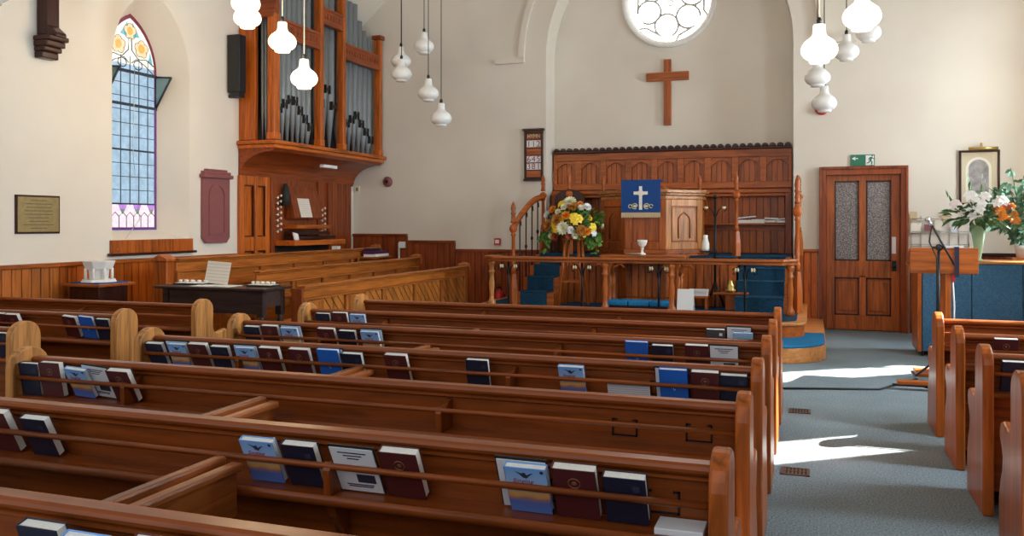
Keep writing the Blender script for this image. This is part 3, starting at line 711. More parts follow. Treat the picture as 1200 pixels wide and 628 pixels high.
build('dark_book', MB().box(-6.77, -6.60, 12.16, 12.4, 1.11, 1.15), 'navy', t)
t = T('socket_box', 'small white socket box on a thin post by the stepped panelling', 'socket', (xat(471, 13.2), 13.2, 0))
x = xat(471, 13.2); build('box', MB().box(x-.055, x+.055, 13.19, 13.236, 1.13, 1.24), 'white', t, bevel=.006); build('conduit', MB().box(x-.07, x-.055, 13.2, 13.236, .0, 1.22), 'white', t)
# ================================================================== SIDE TABLE WITH PAPERS, FONT
tx0, tx1, ty0, ty1, tz = -6.50, -5.22, 7.30, 7.72, .895
t = T('side_table', 'black turned-leg side table with papers at head of left aisle', 'table', ((tx0+tx1)/2, (ty0+ty1)/2, 0))
build('table_top', MB().box(tx0-.06, tx1+.05, ty0-.04, ty1+.04, tz-.028, tz), 'blackwood', t, bevel=.008)
build('apron', MB().box(tx0+.10, tx1-.04, ty0+.02, ty0+.05, tz-.27, tz-.028).box(tx0+.10, tx1-.04, ty1-.05, ty1-.02, tz-.2, tz-.028).box(tx1-.05, tx1-.02, ty0+.05, ty1-.05, tz-.2, tz-.028).box(tx0+.02, tx0+.05, ty0+.05, ty1-.05, tz-.2, tz-.028), 'blackwood', t)
LEG = [(.022, 0), (.03, .03), (.018, .06), (.018, .12), (.03, .16), (.026, .3), (.018, .44), (.030, .47), (.018, .50), (.036, .535), (.02, .57), (.034, .60)]
for x in (tx0+.05, tx1-.05):
    for y in (ty0+.05, ty1-.05):
        build('leg', MB().lathe((x, y, 0), LEG, 12).box(x-.034, x+.034, y-.034, y+.034, .60, tz-.028), 'blackwood', t)
m = MB()
for y in (ty0+.05, ty1-.05): m.box(tx0+.05, tx1-.05, y-.012, y+.012, .13, .16)
m.box(tx1-.062, tx1-.038, ty0+.06, ty1-.06, .13, .16); build('stretcher', m, 'blackwood', t)
t = T('notice_sheet', 'cream printed notice standing upright on the black side table', 'notice', (-5.97, 7.62, tz))
o = build('card', MB().box(-.15, .15, 0, .003, 0, .24), 'music', t, (0, 0, 0)); t.rotation_euler = (R(-12), R(3), 0); t.location = (-6.0, 7.56, tz+.012)
def tray(x, y, w, name, lab, hot):
    t = T('collection_tray', lab, 'tray', (x, y, tz))
    build('tray_base', MB().box(x-w, x+w, y-.09, y+.09, tz, tz+.018), 'black', t, bevel=.006)
    m = MB()
    for i in range(9): m.lathe((x-w*.85+w*1.7*i/8, y+.03*(i % 2), tz+.018), [(.012, 0), (.018, .02), (.016, .03)], 8)
    build('small_cups', m, 'white', t); build('liner', MB().box(x-w*.92, x+w*.92, y-.08, y+.08, tz+.016, tz+.020), hot, t)
tray(-6.28, 7.55, .20, 'a', 'black tray of small white cups on left of the side table', 'sheet')
tray(-5.40, 7.56, .15, 'b', 'black tray with cream lining on right of the side table', 'cream')
for i, (x, y, a) in enumerate(((-6.02, 7.42, 6), (-5.78, 7.45, -9))):
    t = T('loose_papers', ('white papers lying flat in front of the upright notice', 'white papers lying flat right of the upright notice')[i], 'paper', (x, y, tz))
    build('page', MB().box(-.13, .13, -.09, .09, 0, .003), 'white', t, (0, 0, 0)); build('page', MB().xf(Matrix()).box(-.12, .14, -.07, .10, .003, .005), 'white', t, (0, 0, 0)); t.rotation_euler = (0, 0, R(a))
fx, fy = xat(116, 7.2), 7.2
t = T('stone_font', 'white stone baptismal font bowl standing on a wooden pedestal', 'font', (fx, fy, .925))
def octo(r0, z0, r1, z1): 
    m = MB(); o = 0
    m.v += [Vector((fx+r*cos(pi/8+i*pi/4), fy+r*sin(pi/8+i*pi/4), z)) for r, z in ((r0, z0), (r1, z1)) for i in range(8)]
    m.f += [[i, (i+1) % 8, 8+(i+1) % 8, 8+i] for i in range(8)] + [list(range(8))[::-1], list(range(8, 16))]; m.sm += [False]*10; return m
build('foot', octo(.19, .925, .17, .955), 'stone', t, bevel=.005); build('stem', octo(.10, .955, .11, 1.06), 'stone', t, bevel=.005); build('bowl', octo(.14, 1.06, .175, 1.15), 'stone', t, bevel=.006)
for i in range(8): a = i*pi/4+pi/8; build('colonnette', MB().tube([(fx+.14*cos(a), fy+.14*sin(a), .955), (fx+.14*cos(a), fy+.14*sin(a), 1.07)], .014, 8), 'stone', t)
t = T('font_pedestal', 'dark wooden box pedestal under the white stone font', 'pedestal', (fx, fy, 0))
build('box', MB().box(fx-.2, fx+.2, fy-.2, fy+.2, 0, .885), 'drkz', t, bevel=.006); build('top_board', MB().box(fx-.26, fx+.26, fy-.25, fy+.25, .885, .915), 'chax', t, bevel=.006)
build('blue_mat', MB().box(fx-.2, fx+.2, fy-.2, fy+.2, .915, .925), 'bluecloth', t)
# ================================================================== REREDOS
t = T('reredos', 'carved wooden reredos panelling across the back of the chancel', 'panelling', (ac, YC, PZ))
rx0, rx1, ry = AX0+.03, AX1-.03, YC-.16
ZT = 2.70
build('frieze_board', MB().box(rx0, rx1, ry+.085, YC-.005, 2.08, ZT), 'chaz', t)
n = 9; w = (rx1-rx0)/n
m = MB().box(rx0, rx1, ry, ry+.05, ZT-.12, ZT).box(rx0, rx1, ry, ry+.05, 2.10, 2.20)
for i in range(n+1): x = rx0+i*w; m.box(max(rx0, x-.05), min(rx1, x+.05), ry, ry+.05, 2.20, ZT-.12)
build('frieze_frame', m, 'chax', t, bevel=.006)
for i in range(n):
    x = rx0+i*w+w/2; hw = w/2-.05
    p = [(x-hw, ZT-.12), (x-hw, ZT-.26)] + [(x-hw+2*hw*k/8, ZT-.26+.10*sin(pi*k/8)) for k in range(1, 8)] + [(x+hw, ZT-.26), (x+hw, ZT-.12)]
    build('arched_panel_head', MB().prism(p, 'y', ry+.018, ry+.07), 'chax', t, bevel=.004)
    b = MB()
    for q in range(4): b.box(x-hw+q*hw/2+.003, x-hw+(q+1)*hw/2-.003, ry+.066, ry+.085, 2.20, ZT-.13)
    build('panel_boards', b, 'railz', t, bevel=.004)
m = MB().box(rx0, rx1, ry-.05, YC-.005, ZT, ZT+.035)
build('cornice', m, 'drkx', t, bevel=.008); m = MB(); k = 34
for i in range(k): x = rx0+(i+.5)*(rx1-rx0)/k; m.prism([(x+.052*cos(q*pi/6), ZT+.035+.055*sin(q*pi/6)) for q in range(7)], 'y', ry-.04, ry+.03)
build('cresting', m, 'drkx', t, bevel=.01)
build('mid_moulding', MB().box(rx0, rx1, ry-.10, YC-.005, 2.02, 2.08).box(rx0, rx1, ry-.06, YC-.005, 1.97, 2.02), 'chax', t, bevel=.01)
m = MB(); k = 36
for i in range(k): ww = (rx1-rx0)/k; m.box(rx0+i*ww+.003, rx0+(i+1)*ww-.003, YC-.05, YC-.006, PZ+.005, 1.97)
build('lower_boarding', m, 'chaz', t, bevel=.005)
build('book_ledge', MB().box(-2.0, rx1, YC-.30, YC-.05, 1.53, 1.555).box(-2.0, rx1, YC-.08, YC-.05, 1.44, 1.53), 'chax', t, bevel=.005)
for a, b in ((rx1-.09, rx1), (rx0, rx0+.09)): build('end_stile', MB().box(a, b, YC-.32, YC-.16, PZ+.005, 2.02), 'orez', t, bevel=.006)
random.seed(11)
bx = xat(867, YC-.18)
for i, (dw, dh, tilt, c, lab) in enumerate(((.30, .022, 6, 'sheet', 'thin pale book lying aslant over the left pile on reredos ledge'), (.20, .05, 0, 'cream', 'cream book lying lowest at left of the reredos ledge'), (.20, .06, 0, 'white', 'white book lying flat in the middle of the reredos ledge'),
        (.18, .055, 0, 'navy', 'black book lying right of the white one on reredos ledge'), (.17, .05, 0, 'black', 'black book at right end of the reredos ledge'), (.20, .025, -4, 'white', 'thin white booklet on top of the black books on reredos ledge'), (.16, .02, 5, 'sheet', 'thin pale booklet on top at far right of reredos ledge'))):
    px, z = ((874, .078), (873, .002), (889, .002), (903, .002), (915, .002), (904, .06), (916, .055))[i]
    t_ = T('ledge_book', lab, 'book', (xat(px, YC-.2), YC-.2, 1.555+z), 'books on the reredos ledge')
    build('cover', MB().box(-dw/2, dw/2, -.085, .085, 0, dh), c, t_, (0, 0, 0), .003); build('pages', MB().box(-dw/2+.005, dw/2+.002, -.087, .08, dh*.2, dh*.8), 'paper', t_, (0, 0, 0)); t_.rotation_euler = (0, R(-tilt), 0)
# cross
t = T('wall_cross', 'plain wooden cross on the chancel wall under the round window', 'cross', (xat(782.5, YC), YC, zat(147, -2.1, YC)))
x0, x1, xm = xat(758, YC), xat(807.5, YC), xat(782.5, YC)
build('upright', MB().box(xm-.058, xm+.058, YC-.05, YC, zat(147, xm, YC), zat(70, xm, YC)), 'chaz', t, bevel=.004)
build('crossbar', MB().box(x0, x1, YC-.055, YC, zat(95, xm, YC), zat(85, xm, YC)), 'chax', t, bevel=.004)
# ================================================================== CHANCEL FURNITURE
def newel(mb, x, y, z0, h, w=.055):
    """square tapered foot, slim turned shaft, round boss, flame finial"""
    b = [(w*1.25, 0), (w*1.25, .16*h), (w*.85, .30*h), (w*.6, .33*h), (w*.85, .345*h), (w*.55, .36*h), (w*.5, .66*h), (w*.8, .675*h), (w*.55, .69*h), (w*.6, .70*h)]
    mb.lathe((x, y, z0), b[:3], 4, False).lathe((x, y, z0), b[2:], 14)
    mb.ball((x, y, z0+.735*h), (w*1.2, w*.75, .045*h), 16, 8)
    mb.lathe((x, y, z0), [(w*.6, .79*h), (w*.85, .80*h), (w*.6, .815*h), (w*.55, .87*h), (w*.8, .885*h), (w*.5, .90*h), (w*.75, .93*h), (w*.55, .965*h), (w*.12, h)], 12)
    return mb
def balustrade(name, x, yf, yb, zf, zbk, hf, hb, label):
    t = T(name, label, 'stair rail', (x, (yf+yb)/2, .385), 'newelled stair rails')
    build('newel_post', newel(MB(), x, yf, zf, hf, .050), 'chaz', t); build('newel_post', newel(MB(), x, yb, zbk, hb, .050), 'chaz', t)
    ha, hb_ = zf+hf*.74, zbk+hb*.70
    pts = [(x, yf+(yb-yf)*u, ha+(hb_-ha)*sin(u*pi/2)**.9) for u in [i/12 for i in range(13)]]
    m = MB(); m.tube(pts, .042, 10); m.tube([(p[0], p[1], p[2]+.03) for p in pts], .028, 8)
    build('handrail', m, 'chay', t)
    for k in range(1, 5):
        u = k/5; y = yf+(yb-yf)*u; zt = ha+(hb_-ha)*sin(u*pi/2)**.9-.03; zb_ = zf+(zbk-zf)*u
        m = MB().tube([(x, y, zb_), (x, y, zt)], .010, 8); m.ball((x, y, (zb_+zt)/2), (.022, .022, .035), 8, 6)
        m.tube([(x, y-.03-.03*cos(i*pi/6)+.03, zt-.07+.05*sin(i*pi/6)) if False else (x, y+.06*(1-cos(i*pi/6))*.5, zt-.10+.08*sin(i*pi/6)) for i in range(7)], .008, 6)
        build('iron_baluster', m, 'iron', t)
    return t
balustrade('stair_rail', -4.04, 11.60, 13.05, .385, PZ, zat(236, -4.04, 11.6)-.385, zat(205, -4.04, 13.05)-PZ, 'curved wooden stair rail with iron balusters left of the flowers')
yq = 11.75; xq = xat(934.5, yq); balustrade('stair_rail', xq, yq, 13.0, .385, PZ, zat(205, xq, yq)-.385, zat(206, xq, 13.0)-PZ, 'tall wooden stair rail at right end of the chancel, near the door')
for px, py, Y, lab in ((863, 203, 12.5, 'turned newel post at top of the right-hand blue stairs'), (820, 205, 13.2, 'slender turned post just right of the pulpit'),
                   (667, 202, 12.5, 'turned newel post rising behind the yellow and orange flowers'), (707, 205, 13.2, 'slender turned post just left of the pulpit')):
    x = xat(px, Y); o = one('newel_post', newel(MB(), x, Y, PZ, zat(py, x, Y)-PZ, .046), 'chaz', lab, 'post', (x, Y, PZ), 'turned platform posts')
# clergy chair at the left of the platform
x, y = -3.66, 13.08
t = T('clergy_chair', 'dark high-backed carved chair half hidden behind the flowers', 'chair', (x, y, PZ))
build('seat', MB().box(x-.25, x+.25, y-.22, y+.22, PZ+.40, PZ+.46), 'drkx', t, bevel=.01)
bk = [(x-.25, PZ+.46), (x+.25, PZ+.46), (x+.25, PZ+.85)] + [(x+.25*cos(i*pi/10), PZ+.85+.16*sin(i*pi/10)) for i in range(1, 10)] + [(x-.25, PZ+.85)]
build('backrest', MB().prism(bk, 'y', y+.17, y+.22), 'drkz', t, bevel=.01)
for sx in (-.22, .22):
    build('armrest', MB().box(x+sx-.03, x+sx+.03, y-.22, y+.17, PZ+.62, PZ+.66), 'drky', t, bevel=.01)
    for sy in (-.19, .19): build('leg', MB().box(x+sx-.025, x+sx+.025, y+sy-.025, y+sy+.025, PZ, PZ+(.62 if sy < 0 else .40)), 'drkz', t)
# pulpit: three visible faces of an octagon on the platform
px0, px1, py0 = -2.53, -1.94, 12.15; tt = .46
oct_ = [(px0, py0), (px1, py0), (px1+tt, py0+tt), (px1+tt, py0+tt+.45), (px0-tt, py0+tt+.45), (px0-tt, py0+tt)]
t = T('pulpit', 'panelled wooden pulpit with canted sides behind the communion table', 'pulpit', ((px0+px1)/2, 12.5, .385))
def off(P, d):
    cx = sum(p[0] for p in P)/len(P); cy = sum(p[1] for p in P)/len(P); out = []
    for p in P: v = Vector((p[0]-cx, p[1]-cy)); l = v.length; out.append((cx+v.x*(l+d)/l, cy+v.y*(l+d)/l))
    return out
pt = zat(222, -2.2, 12.15)
build('body', MB().prism(off(oct_, -.03), 'z', .385, pt-.12), 'chaz', t)
build('cornice', MB().prism(off(oct_, .05), 'z', pt-.05, pt).prism(off(oct_, .03), 'z', pt-.085, pt-.05).prism(off(oct_, .0), 'z', pt-.14, pt-.085), 'litex', t, bevel=.01)
build('plinth', MB().prism(off(oct_, .04), 'z', 1.0, 1.11).prism(off(oct_, .02), 'z', 1.11, 1.18), 'chax', t, bevel=.01)
def face(P, Q, name, boards, ms):
    """frame and arched panel on the vertical face between P and Q"""
    d = Vector((Q[0]-P[0], Q[1]-P[1])); L_ = d.length; a = math.atan2(d.y, d.x)
    mt = Matrix.Translation((P[0], P[1], 0)) @ Matrix.Rotation(a, 4, 'Z')
    fr = MB(); z0, z1 = 1.18, pt-.14; s = .095
    fr.box(0, s, -.0, .05, z0, z1).box(L_-s, L_, 0, .05, z0, z1).box(s, L_-s, 0, .05, z1-.10, z1).box(s, L_-s, 0, .05, z0, z0+.10); fr.xf(mt)
    build(name+'_frame', fr, ms+'z', t, bevel=.008)
    b = MB().box(s+.02, L_-s-.02, .012, .03, z0+.12, z1-.12); b.xf(mt); build(name+'_panel', b, ms+'z', t, bevel=.008)
    return mt, L_, z0, z1
face(oct_[0], oct_[1], 'front', 0, 'cha')
for (P, Q, nm, ms) in ((oct_[1], oct_[2], 'right', 'lite'), (oct_[5], oct_[0], 'left', 'cha')):  # right face in paler wood: the light falling on it is painted in
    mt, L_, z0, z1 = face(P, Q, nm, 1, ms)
    m = MB(); c = L_/2; zz = z0+.42
    pts = [(c-.10, .005, z0+.16), (c-.10, .005, zz)] + [(c-.10*cos(i*pi/8), .005, zz+.09*sin(i*pi/8)*(1.25 if i == 4 else 1)) for i in range(1, 8)] + [(c+.10, .005, zz), (c+.10, .005, z0+.16)]
    m.tube(pts, .010, 6); m.xf(mt); build('arch_moulding', m, 'chaz', t)
b = MB(); nb = 6
for P, Q in ((oct_[0], oct_[1]), (oct_[1], oct_[2]), (oct_[5], oct_[0])):
    d = Vector((Q[0]-P[0], Q[1]-P[1])); L_ = d.length; mt = Matrix.Translation((P[0], P[1], 0)) @ Matrix.Rotation(math.atan2(d.y, d.x), 4, 'Z'); q = MB()
    for i in range(nb): w = L_/nb; q.box(i*w+.004, (i+1)*w-.004, 0, .03, .50, 1.0)
    q.xf(mt); b.add(q.v, q.f)
build('base_boarding', b, 'railz', t, bevel=.005)
build('desk_top', MB().box(px0+.02, px1-.02, py0+.02, py0+.4, pt, pt+.03).box(px0+.04, px1-.04, py0+.05, py0+.42, pt+.03, pt+.05), 'chax', t)
# pulpit fall
fx0, fx1 = xat(728, 12.08), xat(774, 12.08); fz1, fz0 = zat(211.5, -2.2, 12.08), zat(249, -2.2, 12.08)
t = T('pulpit_fall', 'royal blue pulpit cloth with a white cross and tan fringe', 'cloth', ((fx0+fx1)/2, 12.1, fz0))
build('cloth', MB().box(fx0, fx1, 12.075, 12.087, fz0, fz1).box(fx0, fx1, 12.075, 12.42, fz1-.0, fz1+.012), 'bluecloth', t, bevel=.003)
fm = MB(); n = 46
for i in range(n): w = (fx1-fx0)/n; fm.box(fx0+i*w+.001, fx0+(i+1)*w-.001, 12.077, 12.085, fz0-.075+.004*(i % 3), fz0+.006)
build('fringe', fm, 'fringe', t)
xc = (fx0+fx1)/2-.0; h = fz1-fz0
m = MB().box(xc-.022, xc+.022, 12.068, 12.076, fz0+.04, fz1-.08)
m.box(xc-.10, xc-.022, 12.068, 12.076, fz1-.20, fz1-.155).box(xc+.022, xc+.10, 12.068, 12.076, fz1-.20, fz1-.155)
build('cross_motif', m, 'silver', t); m = MB()
m.prism([(xc+.045*cos(i*pi/12), fz1-.178+.045*sin(i*pi/12)) for i in range(24)], 'y', 12.0735, 12.0755)
for s in (-1, 1):
    for dx, r in ((.085, .038), (.15, .024)): m.tube([(xc+s*dx+r*cos(i*pi/7), 12.071, fz0+.09+r*sin(i*pi/7)) for i in range(13)], .006, 6)
    m.ball((xc+s*.08, 12.071, fz0+.09), (.03, .004, .02), 10, 6)
build('gold_scrollwork', m, 'gold', t)
# communion table
cx0, cx1, cy0, cy1, cz = -2.72, xat(800, 11.66), 11.62, 12.02, zat(299, -2.1, 11.62)
t = T('communion_table', 'carved wooden communion table between the rail and the pulpit', 'table', ((cx0+cx1)/2, (cy0+cy1)/2, .385))
build('table_top', MB().box(cx0-.05, cx1+.05, cy0-.04, cy1+.03, cz-.035, cz), 'railx', t, bevel=.01)
m = MB().box(cx0+.04, cx1-.04, cy0+.01, cy0+.035, cz-.10, cz-.035).box(cx0+.04, cx1-.04, cy1-.035, cy1-.01, cz-.10, cz-.035)
for i in range(14): m.ball((cx0+.1+i*(cx1-cx0-.2)/13, cy0+.005, cz-.075), (.03, .012, .022), 10, 6)
build('carved_apron', m, 'chax', t)
CL = [(.045, 0), (.045, .04), (.028, .07), (.034, .30), (.040, .40), (.025, .42), (.045, .45), (.026, .48), (.036, .60)]
for x in (cx0+.07, cx1-.07):
    for y in (cy0+.07, cy1-.07):
        build('leg', MB().lathe((x, y, .385), CL, 14).box(x-.035, x+.035, y-.035, y+.035, .95, cz-.035), 'railz', t)
    m = MB()
    for s in (-1, 1): m.tube([(x+s*.03, cy0+.05, .84), (x+s*.06, cy0+.05, .95), (x+s*.16, cy0+.05, .99), (x+s*.22, cy0+.05, .94)], [.02, .022, .018, .01], 8)
    build('leg_bracket', m, 'railx', t)
x = xat(751, 11.8)
t = T('chalice', 'white communion chalice standing on the communion table', 'chalice', (x+.02, 11.8, cz))
build('cup', MB().lathe((x+.02, 11.8, cz), [(.055, .0), (.05, .012), (.020, .03), (.014, .07), (.024, .085), (.014, .10), (.03, .112), (.058, .14), (.068, .175), (.070, .205), (.064, .205), (.055, .15)], 18), 'stone', t)
t = one('paten', MB().lathe((x-.10, 11.78, cz), [(.05, 0), (.12, .014), (.125, .018), (.05, .008)], 24), 'stone', 'white plate lying left of the chalice on communion table', 'plate', (x-.1, 11.78, cz))
# communion rail with returned rounded ends
RY = 11.15; rz = zat(303.5, -1, RY); rl, rr = xat(570, RY), xat(929, RY)
t = T('communion_rail', 'long polished wooden communion rail on turned posts and iron balusters', 'altar rail', ((rl+rr)/2, RY, .385))
path = [(rl+.06, RY+.42), (rl-.02, RY+.30), (rl, RY+.12), (rl+.12, RY+.02), (rl+.3, RY)] + [(rr-.35, RY), (rr-.14, RY+.03), (rr-.03, RY+.14), (rr, RY+.32), (rr-.01, RY+.46)]
def rail_sweep(mb, pts, w, z0, z1):
    k = len(pts); L = []
    for i in range(k):
        a = Vector(pts[max(i-1, 0)]); b = Vector(pts[min(i+1, k-1)]); d = (b-a).normalized(); n_ = Vector((-d.y, d.x)); p = Vector(pts[i]); L.append((p+n_*w, p-n_*w))
    o = len(mb.v)
    for a, b in L:
        for q, z in ((a, z0), (b, z0), (b, z1), (a, z1)): mb.v.append(Vector((q.x, q.y, z)))
    for i in range(k-1):
        for q in range(4): w_ = (q+1) % 4; mb.f.append([o+i*4+q, o+i*4+w_, o+i*4+4+w_, o+i*4+4+q]); mb.sm.append(False)
    mb.f += [[o, o+1, o+2, o+3][::-1], [o+(k-1)*4+q for q in range(4)]]; mb.sm += [False, False]
    return mb
m = rail_sweep(MB(), path, .075, rz-.035, rz); rail_sweep(m, path, .05, rz-.075, rz-.035)
build('top_rail', m, 'railx', t, bevel=.01)
H = rz-.075-.385
TP = [(.055, 0), (.055, .10*H), (.035, .15*H), (.03, .25*H), (.042, .5*H), (.03, .66*H), (.034, .74*H), (.05, .77*H), (.034, .80*H), (.034, .90*H), (.05, .94*H), (.05, H)]
for px in (577, 709, 787, 924):
    y = RY if 600 < px < 900 else RY+.16; x = xat(px, y)
    if px == 787: y = RY; x = xat(787, y)
    if px == 577: x = rl+.02
    if px == 924: x = rr-.035
    build('turned_post', MB().lathe((x, y, .385), TP, 14), 'litez' if px in (577,) else 'railz', t)
for px in (596, 682, 772, 873):
    x = xat(px, RY); tw = MB().tube([(x, RY, .385), (x, RY, rz-.075)], .014, 8)
    for i in range(9): tw.ball((x, RY, .42+i*.028), (.020, .020, .011), 8, 5)
    for s in (-1, 1):
        tw.tube([(x, RY, rz-.30), (x+s*.03, RY, rz-.16), (x+s*.09, RY, rz-.10), (x+s*.15, RY, rz-.13), (x+s*.145, RY, rz-.19), (x+s*.10, RY, rz-.19)], .009, 6)
    b = build('iron_baluster', tw, 'iron', t); lf = MB()
    for s in (-1, 1):
        for a in (-.5, .5): lf.ball((x+s*.10+a*.03, RY-.005, rz-.135), (.014, .008, .028), 8, 6)
    build('gilt_leaf', lf, 'gold', b)
# kneeler, cards, papers, little stand, brass pot
kx0, kx1 = xat(714, 11.45), xat(789, 11.45)
t = T('kneeler', 'long blue kneeling cushion on the dais behind the rail', 'kneeler', ((kx0+kx1)/2, 11.42, .385))
build('base', MB().box(kx0, kx1, 11.27, 11.55, .385, .45), 'drkx', t)
for i in range(3): w = (kx1-kx0)/3; build('cushion', MB().box(kx0+i*w+.004, kx0+(i+1)*w-.004, 11.25, 11.57, .45, .52), 'bluecloth' if False else 'bluepad', t, bevel=.02)
x = xat(804, 11.4); one('folded_card', MB().prism([(11.30, .385), (11.315, .385), (11.40, .66), (11.49, .385), (11.505, .385), (11.405, .685), (11.395, .685)], 'x', x-.11, x+.10), 'white', 'large white folded card standing by the communion table leg', 'card', (x, 11.4, .385))
x = xat(818, 11.9)
t = T('paper_stack', 'stack of white papers on a small wooden stool by the pulpit base', 'papers', (x, 11.9, .385))
build('sheets', MB().box(x-.13, x+.13, 11.82, 11.98, .565, .62).box(x-.12, x+.14, 11.80, 11.97, .62, .65), 'white', t)
t = T('low_stool', 'small wooden stool holding white papers by the pulpit base', 'stool', (x, 11.9, .385)); build('seat', MB().box(x-.15, x+.15, 11.8, 12.0, .535, .565), 'railx', t, bevel=.006)
for a in (-.12, .12):
    for b_ in (11.83, 11.97): build('leg', MB().box(x+a-.018, x+a+.018, b_-.018, b_+.018, .385, .535), 'railz', t)
x, y = xat(838, 12.06), 12.06
t = T('iron_stand', 'tall black iron stand with small tray and scrolls right of pulpit', 'stand', (x, y, .385))
build('pole', MB().tube([(x, y, .55), (x, y, 1.9)], .017, 8).ball((x, y, 1.92), .03), 'iron', t)
for a in (0, 2.1, 4.2): build('foot', MB().tube([(x, y, .75), (x+.14*cos(a+.6), y+.14*sin(a+.6), .395)], [.014, .012], 6), 'iron', t)
m = MB()
for s in (-1, 1): m.tube([(x, y, 1.62), (x+s*.05, y, 1.74), (x+s*.12, y, 1.80), (x+s*.16, y, 1.75), (x+s*.12, y, 1.71)], .008, 6)
build('scroll', m, 'iron', t); m = MB()
for s in (-1, 1): m.ball((x+s*.12, y-.01, 1.77), (.03, .01, .02), 8, 6)
build('gilt_leaf', m, 'gold', t)
build('tray', MB().box(x-.20, x+.02, y-.09, y+.09, 1.155, 1.175), 'iron', t)
o = one('white_jug', MB().lathe((x-.13, y, 1.175), [(.045, 0), (.055, .03), (.052, .10), (.032, .17), (.036, .21), (.02, .22)], 14), 'stone', 'small white jug on the tray of the black iron stand', 'jug', (x-.13, y, 1.175))
x, y = xat(856, 11.9), 11.9
t = T('brass_pot', 'small dull brass pot on a wooden bracket step beside the stairs', 'pot', (x, y, .62)); build('pot', MB().lathe((x, y, .62), [(.06, 0), (.075, .03), (.05, .06), (.06, .08), (.035, .12), (.03, .15), (.012, .17)], 16), 'brass', t)
t = T('corner_shelf', 'small wooden corner step holding the dull brass pot', 'shelf', (x+.05, y, .385)); build('top', MB().prism([(x-.22, y-.1), (x+.24, y-.1), (x+.24, y+.16), (x-.1, y+.16)], 'z', .59, .62), 'railx', t, bevel=.006); build('support', MB().box(x-.06, x+.22, y-.06, y+.12, .385, .59), 'chaz', t)
# ---- pedestal flowers
x, y = xat(672, 11.78), 11.78; z1 = zat(279, x, y)
t = T('flower_stand', 'tall tapering wooden stand under the yellow flower arrangement', 'stand', (x, y, .385))
for sx in (-1, 1):
    for sy in (-1, 1): build('leg', MB().tube([(x+sx*.17, y+sy*.17, .385), (x+sx*.09, y+sy*.09, z1-.02)], .022, 6), 'railz', t)
build('top', MB().box(x-.13, x+.13, y-.13, y+.13, z1-.03, z1), 'railx', t, bevel=.006)
for z, r in ((.72, .145), (1.0, .12)): build('stretcher', MB().box(x-r, x+r, y-r-.01, y-r+.015, z, z+.025).box(x-r, x+r, y+r-.015, y+r+.01, z, z+.025), 'railx', t)
def petal_bloom(rad, rows, wide=.55, cup=.5, flat=False):
    mb = MB()
    for r_, (n, el, ln) in enumerate(rows):
        for i in range(n):
            a = 2*pi*(i+.5*r_)/n; w = ln*rad*wide
            pts = []
            for u in (0, .35, .7, 1):
                ww = w*(.35+1.3*u*(1-u)*1.6)*(1 if u < 1 else .5); e = el + cup*u*(-.5)
                pts.append((u*ln*rad*cos(e), ww, u*ln*rad*sin(e)))
            o = len(mb.v)
            for (d, ww, zz) in pts:
                for s in (-1, 0, 1): mb.v.append(Vector((d*cos(a)-s*ww*sin(a), d*sin(a)+s*ww*cos(a), zz+(.12*rad if s else 0))))
            for q in range(3):
                for s in range(2): mb.f.append([o+q*3+s, o+q*3+s+1, o+q*3+s+4, o+q*3+s+3]); mb.sm.append(True)
    return mb
ROSE = lambda r: petal_bloom(r, ((6, .15, 1.), (6, .6, .92), (5, 1.0, .8), (4, 1.3, .65)), .6, .2)
DAISY = lambda r: petal_bloom(r, ((12, .1, 1.), (12, .45, .95), (10, .85, .8), (6, 1.2, .5)), .28, .2)
LILY = lambda r: petal_bloom(r, ((6, .45, 1.),), .42, 1.4)
def leaf_at(mb, p, d, ln, w, roll=0):
    d = Vector(d).normalized(); up = Vector((0, 0, 1)) if abs(d.z) < .9 else Vector((1, 0, 0)); a = d.cross(up).normalized(); b = a.cross(d)
    a = a*cos(roll)+b*sin(roll); b = a.cross(d); p = Vector(p); o = len(mb.v)
    for u, ww in ((0, .1), (.25, .8), (.5, 1), (.75, .7), (1, .05)):
        q = p + d*ln*u - Vector((0, 0, .25*ln*u*u))
        mb.v += [q + a*w*ww + b*w*.25*ww, q, q - a*w*ww + b*w*.25*ww]
    for i in range(4):
        for s in range(2): mb.f.append([o+i*3+s, o+i*3+s+1, o+i*3+4+s, o+i*3+3+s]); mb.sm.append(True)
def bloom(name, mesh_cache, kind, rad, m, p, nrm, parent, org):
    key = (kind, m)
    if key not in mesh_cache:
        mb = {'rose': ROSE, 'daisy': DAISY, 'lily': LILY}[kind](1.0)
        tmp = build(name, mb, m, None, (0,0,0)); mesh_cache[key] = tmp.data; bpy.data.objects.remove(tmp)
    o = bpy.data.objects.new(name, mesh_cache[key]); COL.objects.link(o); o.parent = parent
    o.location = Vector(p)-Vector(org); o.scale = (rad,)*3
    o.rotation_mode = 'QUATERNION'; o.rotation_quaternion = Vector(nrm).to_track_quat('Z', 'Y')
    return o
CACHE = {}
fxc, fyc = x, y; fz = zat(262, fxc, fyc)
t = T('flower_arrangement', 'large yellow, orange and cream flower arrangement on the tall wooden stand', 'flowers', (fxc, fyc, z1)); org = (fxc, fyc, z1)
build('bowl', MB().lathe((fxc, fyc, z1), [(.09, 0), (.12, .04), (.13, .10), (.12, .10), (.10, .03)], 16), 'pink', t)
random.seed(21); fo = MB(); fb = MB()
